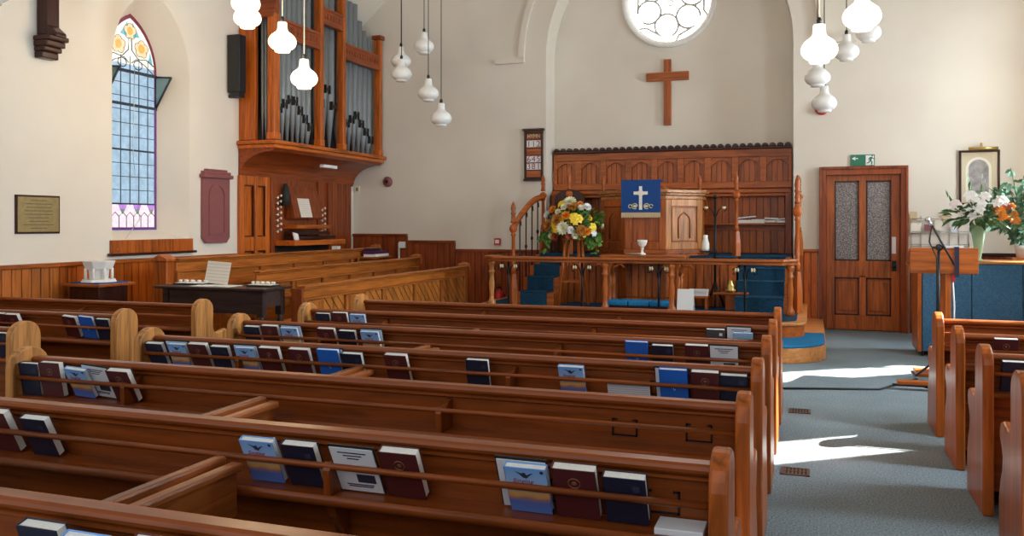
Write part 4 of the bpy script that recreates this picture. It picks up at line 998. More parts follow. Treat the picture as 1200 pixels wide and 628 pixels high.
for i in range(330):
    a = random.uniform(0, 2*pi); e = random.uniform(-.5, 1.5); d = Vector((cos(a)*cos(e), sin(a)*cos(e), sin(e))); r = random.uniform(.15, .34)
    p = Vector((fxc, fyc, fz-.06)) + Vector((d.x*r*1.25, d.y*r, d.z*r*.95)); leaf_at(fo if random.random() < .45 else fb, p, d+Vector((random.uniform(-.5, .5), random.uniform(-.5, .5), random.uniform(-.4, .3))), random.uniform(.06, .13), random.uniform(.016, .032), random.uniform(-1, 1))
for sx, ln in ((-.30, .32), (-.24, .22), (.30, .36), (.22, .22), (.36, .20), (-.36, .15)):
    for k in range(14): u = k/14; leaf_at(fb, (fxc+sx*(1+.25*u), fyc-.14-.05*u, fz-.08-ln*u), (random.uniform(-.8, .8), -.6, random.uniform(-.7, .1)), .085, .034, random.uniform(-1, 1))
for k in range(12): leaf_at(fb, (fxc+.36+random.uniform(-.05, .06), fyc-.1, fz+.05+random.uniform(-.08, .1)), (1, -.5, random.uniform(-.2, .9)), .13, .035, random.uniform(-1, 1))
build('foliage', fo, 'leaf', t); build('trailing_leaves', fb, 'leafb', t)
FL = [(.10, .72, 'ora', 'rose', .045), (.0, .93, 'crm', 'daisy', .07), (.10, .80, 'crm', 'daisy', .06)]
# u, v measured on the bouquet (0..1 left-right, 0..1 bottom-top)
FL = [(.39, .93, 'yel', 'lily', .07), (.52, .95, 'crm', 'daisy', .08), (.44, .84, 'crm', 'rose', .05), (.58, .85, 'brz', 'daisy', .065), (.69, .90, 'ora', 'rose', .045), (.71, .83, 'crm', 'daisy', .045), (.80, .84, 'wht', 'daisy', .055),
      (.24, .79, 'ora', 'rose', .055), (.34, .74, 'crm', 'rose', .042), (.48, .66, 'ora', 'rose', .058), (.33, .58, 'brz', 'daisy', .075), (.41, .57, 'yel', 'rose', .035), (.62, .62, 'yel', 'lily', .075), (.69, .60, 'yel', 'lily', .065), (.64, .54, 'yel', 'lily', .05),
      (.13, .68, 'wht', 'daisy', .05), (.17, .45, 'brz', 'daisy', .075), (.29, .40, 'yel', 'lily', .07), (.26, .50, 'yel', 'lily', .05), (.44, .40, 'crm', 'daisy', .085), (.56, .36, 'wht', 'rose', .05), (.73, .35, 'brz', 'daisy', .075), (.82, .33, 'ora', 'rose', .05),
      (.77, .25, 'yel', 'rose', .03), (.91, .42, 'yel', 'lily', .06), (.92, .30, 'wht', 'lily', .05), (.29, .22, 'rst', 'daisy', .055), (.21, .23, 'crm', 'rose', .035), (.63, .24, 'crm', 'rose', .042), (.10, .40, 'rst', 'daisy', .05), (.53, .24, 'rst', 'daisy', .045), (.86, .60, 'yel', 'rose', .03)]
for u, v, c, k, r in FL:
    dx, dz = (u-.5)*.86, (v-.45)*.66; q = max(0, 1-(dx/.46)**2-(dz/.42)**2); dy = -.30*sqrt(q)
    nm = Vector((dx*1.2, dy-.12, dz*.9+.08)).normalized()
    bloom('bloom', CACHE, k, r*1.18, c, (fxc+dx, fyc+dy-.06, fz+dz-.03), nm, t, org)
for i in range(16):      # the side turned away from the nave
    a = random.uniform(.1, pi-.1); e = random.uniform(0, 1.3); d = Vector((cos(a)*cos(e)*.4, sin(a)*cos(e)*.3, sin(e)*.3))
    bloom('bloom', CACHE, random.choice(['rose', 'daisy']), random.uniform(.045, .07), random.choice(['yel', 'ora', 'crm', 'brz']), (fxc+d.x, fyc+d.y, fz+d.z-.05), d.normalized(), t, org)
# fire extinguisher, bell, call point, small wall bits
x, y = xat(585, 12.9), 12.9
t = T('fire_extinguisher', 'red fire extinguisher on floor behind left end of the rail', 'extinguisher', (x, y, 0)); build('cylinder', MB().lathe((x, y, 0), [(.075, 0), (.078, .02), (.078, .40), (.06, .46), (.025, .49), (.025, .52)], 18), 'red', t)
build('label_band', MB().lathe((x, y, 0), [(.0795, .18), (.0795, .34)], 18), 'white', t); build('handle', MB().box(x-.02, x+.02, y-.10, y+.02, .52, .545).box(x-.015, x+.015, y-.11, y+.0, .57, .58).tube([(x+.03, y, .5), (x+.09, y, .42), (x+.085, y, .2)], .010), 'black', t)
build('pedestal', MB().lathe((x, y, 0), [(.09, 0), (.09, .012)], 18), 'black', t)
t = one('wall_bell', MB(), 'black', 'x', 'x', (0,0,0)) if False else None
x, z = xat(455, YF), zat(213, -6.9, YF)
t = T('round_bell', 'small dark round bell on the back wall beside the organ', 'bell', (x, YF, z)); m = MB().lathe((0, 0, 0), [(.085, 0), (.09, .03), (.06, .05), (.03, .06)], 20); m.xf(Matrix.Translation((x, YF, z)) @ Matrix.Rotation(pi/2, 4, 'X')); build('dome', m, 'pink', t)
m = MB().lathe((0, 0, 0), [(.03, .05), (.03, .075)], 12); m.xf(Matrix.Translation((x, YF, z)) @ Matrix.Rotation(pi/2, 4, 'X')); build('boss', m, 'black', t)
x, z = xat(419, YF), zat(222, -7.5, YF)
t = T('light_switch', 'small cream switch plate on wall right of organ console', 'switch', (x, YF, z)); build('plate', MB().box(x-.05, x+.05, YF-.02, YF, z-.06, z+.06), 'ivory', t, bevel=.005); build('rocker', MB().box(x-.02, x+.02, YF-.028, YF-.02, z-.03, z+.03), 'brass', t)
x, z = xat(583.5, YF), zat(283, -4.9, YF)
t = T('call_point', 'small red fire alarm call point low on the back wall', 'alarm button', (x, YF, z)); build('case', MB().box(x-.055, x+.055, YF-.04, YF, z-.055, z+.055), 'red', t, bevel=.006); build('pane', MB().box(x-.035, x+.035, YF-.043, YF-.04, z-.03, z+.03), 'white', t)
x, z = xat(963, YF), zat(128, -.1, YF)
t = T('alarm_bell', 'round red alarm bell on wall behind the right-hand pendant lamps', 'alarm bell', (x, YF, z)); m = MB().lathe((0, 0, 0), [(.09, 0), (.10, .02), (.095, .05), (.05, .075), (.01, .08)], 20); m.xf(Matrix.Translation((x, YF, z)) @ Matrix.Rotation(pi/2, 4, 'X')); build('gong', m, 'red', t)
# hymn board
hx0, hx1, hz0, hz1 = xat(614.5, YF), xat(636.5, YF), zat(212, -4.27, YF), zat(151, -4.27, YF)
t = T('hymn_board', 'dark wooden hymn board reading HYMN 112 645 381 by the arch', 'hymn board', ((hx0+hx1)/2, YF, hz0)); xm = (hx0+hx1)/2
a, b = hx0+.045, hx1-.025
build('board', MB().box(a-.02, b+.02, YF-.03, YF-.003, hz0+.02, hz1-.03), 'orez', t)
m = MB().box(a-.035, a, YF-.05, YF-.003, hz0+.03, hz1-.05).box(b, b+.03, YF-.05, YF-.003, hz0+.03, hz1-.05).box(hx0-.01, hx1+.03, YF-.08, YF-.003, hz1-.035, hz1).box(hx0+.01, hx1+.01, YF-.065, YF-.003, hz1-.075, hz1-.035).box(hx0, hx1+.02, YF-.07, YF-.003, hz0, hz0+.03).box(a-.03, b+.03, YF-.055, YF-.003, hz0+.03, hz0+.05)
build('frame', m, 'drkx', t, bevel=.006)
Hh = hz1-hz0; rows = [('HYMN', .80, .92, 'brass'), ('112', .645, .775, 'white'), (None, .50, .61, 'railx'), ('645', .355, .475, 'white'), ('381', .215, .335, 'white'), (None, .075, .19, 'railx')]
for s, u0, u1, c in rows:
    z0, z1_ = hz0+u0*Hh, hz0+u1*Hh
    if c != 'brass':
        m = MB(); n = 3 if s else 1
        for i in range(n): w = (b-a-.01)/n; m.box(a+.005+i*w+.002, a+.005+(i+1)*w-.002, YF-.036, YF-.03, z0, z1_)
        build('number_cards' if s else 'empty_slot', m, c, t)
    build('slot_rail', MB().box(a, b, YF-.042, YF-.03, z0-.012, z0-.003), 'drkx', t)
    if s == 'HYMN':
        q = text_mb(s, .085, .002); q.xf(Matrix.Translation(((a+b)/2, YF-.033, z0+.02)) @ Matrix.Diagonal((.9, 1, 1, 1))); build('lettering', q, 'gold', t)
    elif s:
        q = MB()
        for i, chh in enumerate(s):
            w = (b-a-.01)/3; g = text_mb(chh, .135, .0015); g.xf(Matrix.Translation((a+.005+(i+.5)*w, YF-.038, z0+.008))); q.add(g.v, g.f)
        build('numerals', q, 'redink', t)
# exit sign
ex0, ex1, ez0, ez1 = xat(996.5, YF), xat(1025, YF), fz*0+zat(195, .6, YF)+.005, zat(181.5, .6, YF)
t = T('exit_sign', 'green emergency exit sign with running man above the door', 'sign', ((ex0+ex1)/2, YF, ez0)); W = ex1-ex0; Hs = ez1-ez0
build('panel', MB().box(ex0, ex1, YF-.02, YF, ez0, ez1), 'green', t, bevel=.003)
px_ = ex0+.63*W; build('white_field', MB().box(px_, ex1-.012, YF-.0225, YF-.02, ez0+.01, ez1-.012), 'white', t)
m = MB(); s = Hs; ox, oz = px_+.005, ez0+.012
def limb(pts, r): m.tube([(ox+a*s, YF-.024, oz+b*s) for a, b in pts], r*s, 6)
m.ball((ox+.50*s, YF-.024, oz+.80*s), (.07*s, .002, .07*s), 10, 6)
limb([(.46, .70), (.36, .42)], .075); limb([(.36, .42), (.50, .25), (.44, .04)], .045); limb([(.36, .42), (.22, .20), (.05, .16)], .045); limb([(.46, .68), (.62, .52), (.72, .55)], .035); limb([(.45, .68), (.28, .62), (.20, .48)], .035)
build('running_man', m, 'green', t)
m = MB(); al = ex0+.06*W; az = ez1-.34*Hs
m.box(al+.03, al+.26*W, YF-.0225, YF-.02, az-.006, az+.006); m.prism([(al, az), (al+.045, az+.028), (al+.045, az-.028)], 'y', YF-.0225, YF-.02); build('arrow', m, 'white', t)
# ================================================================== RIGHT FRONT CORNER
px0 = xat(1123.5, YF); px1 = xat(1171.5, YF); pz0, pz1 = zat(240, 2.2, YF), zat(176, 2.2, YF)
t = T('framed_picture', 'framed arched engraving in a cream mount on wall behind flowers', 'picture', ((px0+px1)/2, YF, pz0))
m = MB()
for a, b, c, d in ((px0, px0+.03, pz0, pz1), (px1-.03, px1, pz0, pz1), (px0+.03, px1-.03, pz0, pz0+.03), (px0+.03, px1-.03, pz1-.03, pz1)): m.box(a, b, YF-.035, YF-.003, c, d)
build('frame', m, 'drkx', t, bevel=.005); build('mount', MB().box(px0+.02, px1-.02, YF-.022, YF-.003, pz0+.02, pz1-.02), 'mat_board', t)
xm, hw = (px0+px1)/2-.01, .125
m = MB()
for a, b, c, d in ((xm-.185, xm-.18, pz0+.10, pz1-.07), (xm+.18, xm+.185, pz0+.10, pz1-.07)): m.box(a, b, YF-.0235, YF-.022, c, d)
build('gilt_line', m, 'gold', t)
build('arch_image', MB().prism(arch(xm, hw, pz0+.16, pz1-.26, .13, 8), 'y', YF-.0245, YF-.022), 'picture', t)
build('arch_border', MB().prism(arch(xm, hw+.035, pz0+.12, pz1-.26, .165, 8), 'y', YF-.0235, YF-.022), 'cream', t)
t = T('picture_light', 'slim brass picture light above the framed engraving', 'picture light', (xm, YF, pz1))
build('shade', MB().tube([(xm-.14, YF-.12, pz1+.015), (xm+.22, YF-.12, pz1+.015)], .022, 10), 'brass', t); build('arm', MB().tube([(xm+.03, YF-.005, pz1+.06), (xm+.03, YF-.10, pz1+.07), (xm+.03, YF-.12, pz1+.03)], .008, 8).ball((xm+.03, YF-.06, pz1+.08), .018), 'brass', t)
# leaflet rack on the wall
lx0 = xat(1068, YF); lx1 = xat(1135, YF)
t = T('leaflet_rack', 'white wire rack of small cards on wall beside the door', 'rack', ((lx0+lx1)/2, YF, 1.2))
m = MB()
for z in (1.26, 1.44, 1.62): m.tube([(lx0, YF-.06, z), (lx1, YF-.06, z)], .005, 6); m.tube([(lx0, YF-.02, z-.03), (lx1, YF-.02, z-.03)], .005, 6)
for i in range(7): xx = lx0+(lx1-lx0)*i/6; m.tube([(xx, YF-.01, 1.2), (xx, YF-.01, 1.66)], .004, 6); m.tube([(xx, YF-.01, 1.23), (xx, YF-.06, 1.26)], .004, 6)
build('wire_frame', m, 'chrome', t)
CARDC = ['cream', 'fringe', 'sheet', 'pink', 'cream', 'sheet']
for i, (px, z, w, h, c, lab) in enumerate(((1070.5, 1.59, .09, .13, 'fringe', 'tan card at top left of the wire rack by the door'), (1073, 1.42, .13, .14, 'cream', 'wide cream card at left of the wire rack, second row'), (1087.5, 1.44, .10, .10, 'pink', 'dull red card in the wire rack by the door'),
                                    (1100, 1.46, .10, .17, 'cream', 'tall cream card in the middle of the wire rack'), (1109, 1.58, .12, .12, 'fringe', 'tan card at upper right of the wire rack'), (1118, 1.44, .07, .09, 'sheet', 'small pale card at right of the wire rack'))):
    xx = xat(px, YF-.04); o = one('rack_card', MB().box(xx-w/2, xx+w/2, YF-.045, YF-.038, z, z+h), c, lab, 'card', (xx, YF-.04, z), 'cards in the wire rack')
# blue-felted console: long low blue cabinet
bx0, bx1, by0, by1, bz = 1.18, 3.30, 11.0, 11.55, zat(306, 1.6, 11.0)
t = T('blue_cabinet', 'long low cabinet with blue felted back panels behind the right pews', 'cabinet', ((bx0+bx1)/2, 11.25, 0))
build('carcass', MB().box(bx0+.02, bx1-.02, by0+.03, by1, .06, bz-.03), 'drkz', t)
for i in range(4): w = (bx1-bx0-.05)/4; build('felt_panel', MB().box(bx0+.05+i*w+.003, bx0+.05+(i+1)*w-.003, by0, by0+.03, .06, bz-.03), 'felt', t, bevel=.006)
build('end_board', MB().box(bx0, bx0+.045, by0-.01, by1, .05, bz-.02), 'railz', t, bevel=.005)
build('top_board', MB().box(bx0-.01, bx1+.02, by0-.02, by1+.02, bz-.03, bz), 'litex', t, bevel=.006)
for x in (bx0+.06, bx1-.1):
    for y in (by0+.06, by1-.06): build('castor', MB().tube([(x-.012, y, .03), (x+.012, y, .03)], .03, 12).box(x-.006, x+.006, y-.01, y+.01, .03, .07), 'black', t)
# side screen piece next to the lectern (blue panel with wooden edge)
# lectern
lX0, lX1, lY = xat(1066, 9.6), xat(1146.5, 9.6), 9.6
lz0, lz1 = zat(321, 1.3, lY), zat(290.5, 1.3, lY)
t = T('lectern', 'wooden reading lectern with deep desk board on a single post', 'lectern', ((lX0+lX1)/2, lY+.1, 0)); lc = xat(1109, lY)
build('desk_front', MB().box(lX0, lX1, lY-.015, lY+.015, lz0, lz1), 'railx', t, bevel=.006)
build('desk_slope', MB().prism([(lY, lz1-.03), (lY+.40, lz1-.20), (lY+.40, lz1-.17), (lY, lz1)], 'x', lX0, lX1), 'railx', t, bevel=.004)
build('post', MB().box(lc-.05, lc+.045, lY+.02, lY+.12, .03, lz1-.05).box(lc-.012, lc+.045, lY+.005, lY+.02, .03, lz0), 'railz', t, bevel=.006)
build('base', MB().box(lc-.28, lc+.28, lY-.1, lY+.3, 0, .035), 'railx', t, bevel=.006)
build('white_cable', MB().tube([(lc+.06, lY+.03, lz0+.02), (lc+.075, lY+.02, .7), (lc+.06, lY+.02, .05)], .008, 8), 'white', t); build('red_plug', MB().box(lc+.05, lc+.08, lY-.0, lY+.03, lz0-.08, lz0), 'red', t)
one('book_ribbon', MB().box(xat(1121, lY)-.02, xat(1121, lY)+.02, lY-.024, lY-.017, lz0-.03, lz1+.01).box(xat(1121, lY)-.02, xat(1121, lY)+.02, lY-.024, lY+.1, lz1+.004, lz1+.012), 'navy', 'dark blue ribbon hanging over the front of the lectern desk', 'ribbon', (xat(1121, lY), lY, lz0))
t = T('open_papers', 'white papers lying on top of the lectern desk', 'papers', (xat(1113, lY), lY+.1, lz1)); a_ = xat(1113, lY); build('sheets', MB().prism([(lY+.02, lz1+.002), (lY+.28, lz1-.108), (lY+.28, lz1-.10), (lY+.15, lz1-.02), (lY+.02, lz1+.022)], 'x', a_-.13, a_+.13), 'sheet', t)
# microphone on its stand
mx_, my_ = xat(1100, 9.35), 9.35
t = T('microphone_stand', 'black boom microphone stand in front of the wooden lectern', 'microphone stand', (mx_, my_, 0))
zj = zat(290, mx_, my_)
build('pole', MB().tube([(mx_, my_, .08), (mx_, my_, zj+.03)], .014, 10), 'black', t)
for a in (.4, 2.5, 4.6): build('tripod_leg', MB().tube([(mx_, my_, .22), (mx_+.24*cos(a), my_+.24*sin(a), .012)], .012, 8), 'black', t)
xa, za, xb, zb = xat(1118, my_), zat(310, 1.3, my_), xat(1091, my_), zat(264, 1.1, my_)
build('boom', MB().tube([(xa, my_-.02, za), (xb, my_-.06, zb)], .011, 8), 'black', t); build('clutch', MB().ball((mx_, my_-.02, zj), (.035, .03, .035), 10, 7).box(mx_-.06, mx_+.06, my_-.03, my_+.0, zj-.012, zj+.012), 'black', t)
build('microphone', MB().tube([(xb, my_-.06, zb), (xb-.03, my_-.075, zb+.045)], [.014, .018], 10).ball((xb-.04, my_-.08, zb+.055), (.027, .027, .027), 12, 8), 'chrome', t)
build('cable', MB().tube([(xb, my_-.045, zb-.02), (xb-.02, my_-.03, zb-.16), (mx_-.02, my_-.02, zj-.1), (mx_-.02, my_-.02, .2)], .006, 6), 'black', t)
one('floor_cable', MB().tube([(mx_-.2, my_-.05, .012), (.6, 8.62, .012), (.2, 8.50, .012), (-.25, 8.36, .012)], .010, 6), 'black', 'thin black cable trailing across the sunlit aisle carpet', 'cable', (0, 8.5, 0))
kx, ky = xat(1069, 8.75), 8.75
t = T('kneeling_bar', 'small red wooden bar on black feet at the aisle edge', 'foot bar', (kx+.1, ky, 0)); build('bar', MB().box(kx-.13, kx+.26, ky-.05, ky+.05, .05, .085), 'railx', t, bevel=.006)
build('foot', MB().box(kx-.17, kx+.2, ky-.012, ky+.012, .03, .05).tube([(kx+.08, ky, .04), (kx+.26, ky-.12, .012)], .01, 6).tube([(kx+.1, ky, .04), (kx+.26, ky+.02, .012)], .01, 6), 'black', t)
# flowers in a vase on the blue cabinet
vx, vy = xat(1146.5, 11.2), 11.2; org = (vx, vy, bz)
t = T('lily_vase', 'tall glass vase of white lilies on the blue cabinet', 'vase of flowers', org)
build('vase', MB().lathe((vx, vy, bz), [(.045, 0), (.045, .015), (.03, .03), (.045, .12), (.085, .40), (.08, .40), (.04, .13), (.02, .04)], 20), 'vase', t)
m = MB(); random.seed(5)
for i in range(16): a = i*.9; m.tube([(vx+.015*cos(a), vy+.015*sin(a), bz+.04), (vx+.05*cos(a+1), vy+.05*sin(a+1), bz+.42)], .006, 5)
build('stems', m, 'stem', t)
fo = MB(); vz = bz+.50
for i in range(170):
    a = random.uniform(0, 2*pi); e = random.uniform(-.45, 1.0); d = Vector((cos(a)*cos(e), sin(a)*cos(e), sin(e))); r = random.uniform(.05, .26)
    leaf_at(fo, Vector((vx-.02, vy, vz))+Vector((d.x*r*1.25, d.y*r, d.z*r*.6)), d+Vector((0, 0, random.uniform(-.4, .3))), random.uniform(.08, .16), random.uniform(.016, .03), random.uniform(-1, 1))
build('foliage', fo, 'leaf', t); fo = MB()
for sx, ex, ez in ((-.05, -.12, .58), (-.02, -.10, .50), (.0, .03, .55), (.05, .06, .48), (-.15, -.34, .36), (.12, .18, .30)):
    for k in range(9):
        u = .35+.65*k/8; leaf_at(fo, (vx+sx+(ex-sx)*u, vy-.03, vz-.06+ez*u*.9), (ex*.5, -.2, 1), .11, .010, random.uniform(-1, 1))
build('gladiolus_spikes', fo, 'leafb', t)
for u, v, r in ((-.26, .16, .075), (-.10, .26, .085), (-.04, .19, .07), (.05, .25, .075), (-.02, .10, .08), (-.13, .12, .07), (.22, .20, .085), (.16, .17, .06), (-.20, .08, .06), (.02, .17, .06), (-.08, .02, .06)):
    bloom('lily_bloom', CACHE, 'lily', r, 'lil' if u < -.15 else 'wht', (vx+u, vy-.13, vz+v), (u*.8, -.8, .5), t, org)
for i in range(22):
    bloom('autumn_leaf', CACHE, 'lily', .05, random.choice(['ora', 'brz', 'rst']), (vx+.14+random.uniform(0, .24), vy-.05+random.uniform(-.08, .08), vz+.05+random.uniform(-.1, .14)), (random.uniform(-.5, 1), -.8, random.uniform(-.3, 1)), t, org)
# eucalyptus foliage arrangement
ex_, ey_ = xat(1200, 12.3), 12.3
o = T('plant_stand', 'wooden plant stand hidden behind the blue cabinet at right', 'stand', (ex_, ey_, 0)); build('top', MB().box(ex_-.16, ex_+.16, ey_-.16, ey_+.16, bz-.04, bz), 'railx', o)
for a in (-.12, .12):
    for b in (-.12, .12): build('leg', MB().box(ex_+a-.02, ex_+a+.02, ey_+b-.02, ey_+b+.02, 0, bz-.04), 'railz', o)
t = T('foliage_plant', 'tall eucalyptus foliage arrangement at right edge behind the blue cabinet', 'plant', (ex_, ey_, bz))
build('pot', MB().lathe((ex_, ey_, bz), [(.08, 0), (.10, .10), (.11, .16), (.10, .16), (.08, .05)], 18), 'stone', t)
st = MB(); lf = MB(); random.seed(17)
for i in range(50):
    a = random.uniform(pi*.5, pi*1.6) if i % 3 else random.uniform(0, 2*pi); ln = random.uniform(.50, 1.12); sp = random.uniform(.12, .60); pts = []
    for k in range(9): u = k/8; pts.append(Vector((ex_+cos(a)*sp*u**1.2, ey_+sin(a)*sp*.6*u**1.2, bz+.12+ln*u-.55*sp*u**3)))
    st.tube(pts, .005, 5)
    for k in range(26):
        u = random.uniform(.15, 1); q = pts[min(7, int(u*8))].lerp(pts[min(8, int(u*8)+1)], u*8-int(u*8)); leaf_at(lf, q, (random.uniform(-1, 1), random.uniform(-1, 1), random.uniform(-.7, .6)), random.uniform(.07, .12), random.uniform(.018, .034), random.uniform(-1.5, 1.5))
build('stems', st, 'stem', t); o = build('leaves', lf, 'leafeu', t)
# floor gratings in the aisle
for px, py, lab in ((937, 482, 'square brown floor grating in the aisle, nearer to the door'), (932, 553, 'square brown floor grating in the aisle, nearer to the viewer')):
    d = CAMZ/((py-CY)/F); u = (px-CX)/F*d; X = u*CT-d*ST; Y = u*ST+d*CT
    t = T('floor_grating', lab, 'floor grating', (X, Y, 0), 'aisle floor gratings'); s = .085; m = MB()
    for a, b, c, e in ((-s, s, -s, -s+.015), (-s, s, s-.015, s), (-s, -s+.015, -s, s), (s-.015, s, -s, s)): m.box(X+a, X+b, Y+c, Y+e, 0, .006)
    build('frame', m, mat('grating_brown', (.11, .055, .035), .6, metal=.2) if 'grating_brown' not in bpy.data.materials else bpy.data.materials['grating_brown'], t); m = MB()
    for k in range(7): m.box(X-s+.018+k*.0225, X-s+.028+k*.0225, Y-s+.015, Y+s-.015, 0, .004)
    m.box(X-s+.02, X+s-.02, Y-.004, Y+.004, 0, .005)
    build('bars', m, bpy.data.materials['grating_brown'], t); build('shaft', MB().box(X-s+.01, X+s-.01, Y-s+.01, Y+s-.01, .0005, .0015), 'dark', t)  # flat dark sheet on the carpet paints the shade below the bars
# ================================================================== PENDANT LAMPS
GL = [(.02, .0), (.046, -.002), (.050, -.01), (.052, -.06), (.056, -.085), (.066, -.102), (.085, -.118), (.108, -.135), (.128, -.155), (.142, -.178), (.150, -.205), (.150, -.228), (.143, -.252), (.128, -.274), (.108, -.290), (.090, -.299), (.082, -.306), (.082, -.318), (.076, -.326), (.02, -.33)]
LIT = []
def lamp(px, py, Y, lit, lab):
    X = xat(px, Y); Z = zat(py, X, Y)                 # py = middle of the globe
    zt = Z+.205
    t = T('pendant_lamp', lab, 'lamp', (X, Y, Z-.12), 'opal glass pendant lamps')
    build('opal_shade', MB().lathe((X, Y, zt), GL, 24), 'litglass' if lit else 'glassw', t)
    build('lamp_holder', MB().lathe((X, Y, zt), [(.02, -.004), (.022, .04), (.012, .06)], 10), 'black', t)
    ztop = ZE-.45+.9*(X-(XL-.5)) if X < CXC else ZE-.45+(zr-ZE+.05)/(XR+.02-CXC)*(XR+.02-X)+.4
    build('cord', MB().tube([(X, Y, zt+.05), (X, Y, ztop)], .006, 6), 'ivory' if lit else 'iron', t)
    if lit: LIT.append((X, Y, Z))
lamp(288, 3, 7.55, 1, 'lit white pendant cut by the top of the photo, left cluster')
lamp(290, 20, 7.95, 1, 'lit white pendant lamp just below another, by the speaker')
lamp(331, 48, 7.95, 1, 'lit white pendant lamp against the organ, middle of the left cluster')
lamp(356.5, 91, 8.25, 1, 'lowest lit white pendant lamp, hanging in front of organ pipes')
lamp(470, 71, 11.6, 0, 'unlit white pendant at far left of its cluster, the upper of two overlapping')
lamp(470.5, 86, 11.2, 0, 'unlit white pendant at far left of its cluster, the lower of two overlapping')
lamp(497, 54, 11.6, 0, 'highest unlit white pendant right of the organ')
lamp(502, 109, 11.2, 0, 'unlit white pendant second lowest right of the organ')
lamp(517, 138, 11.0, 0, 'lowest unlit white pendant right of the organ')
lamp(960, 57, 7.7, 1, 'lit white pendant lamp nearest to the wooden cross')
lamp(1010, 18, 7.5, 1, 'lit white pendant lamp at top right of the photo')
lamp(958, 90, 11.0, 0, 'unlit white pendant directly under the lit lamp near the cross')
lamp(966, 120, 11.35, 0, 'lowest unlit white pendant, in front of red alarm bell')
lamp(992, 60, 11.4, 0, 'unlit grey-white pendant between the two lit lamps at right')
lamp(1018, 38, 11.6, 0, 'unlit grey-white pendant half behind the top right lit lamp')
lamp(-12, -14, 4.8, 0, 'unlit pendant cut off at the top left corner of photo')
# ================================================================== PEWS
YB = {'A': 7.02, 'B': 6.13, 'C': 5.24, 'D': 4.35, 'E': 3.46, 'F': 2.57, 'G': 1.68}
LEDGE = .655
ENDP = [(-.15, 0), (-.15, .80)] + [(-.035-.115*cos(i*pi/10), .80+.10*sin(i*pi/10)) for i in range(1, 10)] + [(.08, .80), (.08, .63), (.10, .60), (.14, .585), (.20, .60), (.25, .61), (.295, .595), (.315, .555), (.305, .51), (.27, .48), (.25, .44), (.26, .38), (.30, .32), (.33, .24), (.34, 0)]
def pew(x0, x1, yb, label, me, grp, div=None, br=(), hold=(), ledge=True):
    t = T('pew', label, 'pew', ((x0+x1)/2, yb, 0), grp)
    for k, (a, b) in enumerate(((x0, x0+.055), (x1-.055, x1))):
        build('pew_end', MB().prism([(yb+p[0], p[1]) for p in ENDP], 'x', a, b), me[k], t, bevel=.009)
    xa, xb = x0+.055, x1-.055
    tr = [(yb-.018, .806), (yb-.034, .818), (yb-.038, .828), (yb-.035, .838), (yb-.026, .845), (yb+.026, .845), (yb+.036, .836), (yb+.036, .822), (yb+.026, .806)]
    build('top_rail', MB().prism(tr, 'x', xa, xb), 'pewx', t, bevel=.003)
    build('back_moulding', MB().prism([(yb-.012, .788), (yb-.020, .793), (yb-.020, .801), (yb-.012, .806), (yb, .806), (yb, .788)], 'x', xa, xb), 'pewx', t)
    build('back_panel', MB().box(xa, xb, yb, yb+.022, .38, .80).box(xa, xb, yb-.012, yb+.022, .10, .40), 'pewx', t)
    build('book_ledge', MB().box(xa, xb, yb-.125, yb, LEDGE-.02, LEDGE).prism([(yb-.135, LEDGE-.03), (yb-.142, LEDGE-.015), (yb-.135, LEDGE+.004), (yb-.125, LEDGE+.004), (yb-.125, LEDGE-.03)], 'x', xa, xb, True), 'pewx', t)
    build('book_rod', MB().tube([(xa, yb-.118, .752), (xb, yb-.118, .752)], .0105, 10), 'pewx', t)
    build('seat', MB().prism([(yb+.022, .41), (yb+.36, .42), (yb+.375, .43), (yb+.36, .445), (yb+.022, .435)], 'x', xa, xb), 'pewx', t, bevel=.004)
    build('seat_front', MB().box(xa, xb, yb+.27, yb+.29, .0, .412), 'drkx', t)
    for x in br:
        build('rod_bracket', MB().prism([(yb, LEDGE), (yb-.125, LEDGE), (yb-.132, .74), (yb-.118, .768), (yb-.09, .755), (yb-.03, .78), (yb, .785)], 'x', x-.014, x+.014), 'pewz', t, bevel=.004)
        build('ledge_bracket', MB().prism([(yb-.012, LEDGE-.02), (yb-.11, LEDGE-.02), (yb-.09, LEDGE-.08), (yb-.03, LEDGE-.16), (yb-.012, LEDGE-.2)], 'x', x-.018, x+.018), 'pewz', t, bevel=.004)
    for x in hold:
        m = MB(); h = .035; w = .052; z = .715; y = yb-.006
        for a, b, c, d in ((-w, w, -h, -h+.006), (-w, -w+.006, -h, h), (w-.006, w, -h, h), (-w, -w+.02, h-.006, h), (w-.02, w, h-.006, h)): m.box(x+a, x+b, y, y+.006, z+c, z+d)
        build('card_holder', m, 'iron', t)
    if div is not None:
        y0, y1 = yb+.03, yb+.738
        m = MB().box(div-.055, div-.012, y0, y1, .725, .762).box(div+.006, div+.055, y0, y1, .715, .745).box(div-.012, div+.006, y0, y1, .70, .735)
        build('divider_cap', m, 'divy', t, bevel=.012)
        build('divider_board', MB().box(div-.03, div+.03, y0, y1, .56, .715), 'divy', t, bevel=.006)
        m = MB(); n = 7
        for i in range(n): w = (y1-y0)/n; m.box(div-.012, div+.012, y0+i*w+.003, y0+(i+1)*w-.003, .0, .56)
        build('divider_boards', m, 'divy', t, bevel=.004)
    return t
CXL, CXR = -3.95, -.215
ORD = {'A': 'first', 'B': 'second', 'C': 'third', 'D': 'fourth', 'E': 'fifth', 'F': 'sixth', 'G': 'seventh'}
MX = {'A': 'front middle-block wooden pew, nearest the communion rail, no books on its ledge', 'B': 'second middle-block wooden pew from the front', 'C': 'third middle-block wooden pew from the front', 'D': 'fourth middle-block wooden pew from the front, with most books',
      'E': 'fifth middle-block wooden pew from the front, books only at left end', 'F': 'sixth middle-block wooden pew, the nearest whose right end shows', 'G': 'nearest middle-block wooden pew, only a corner in the photo'}
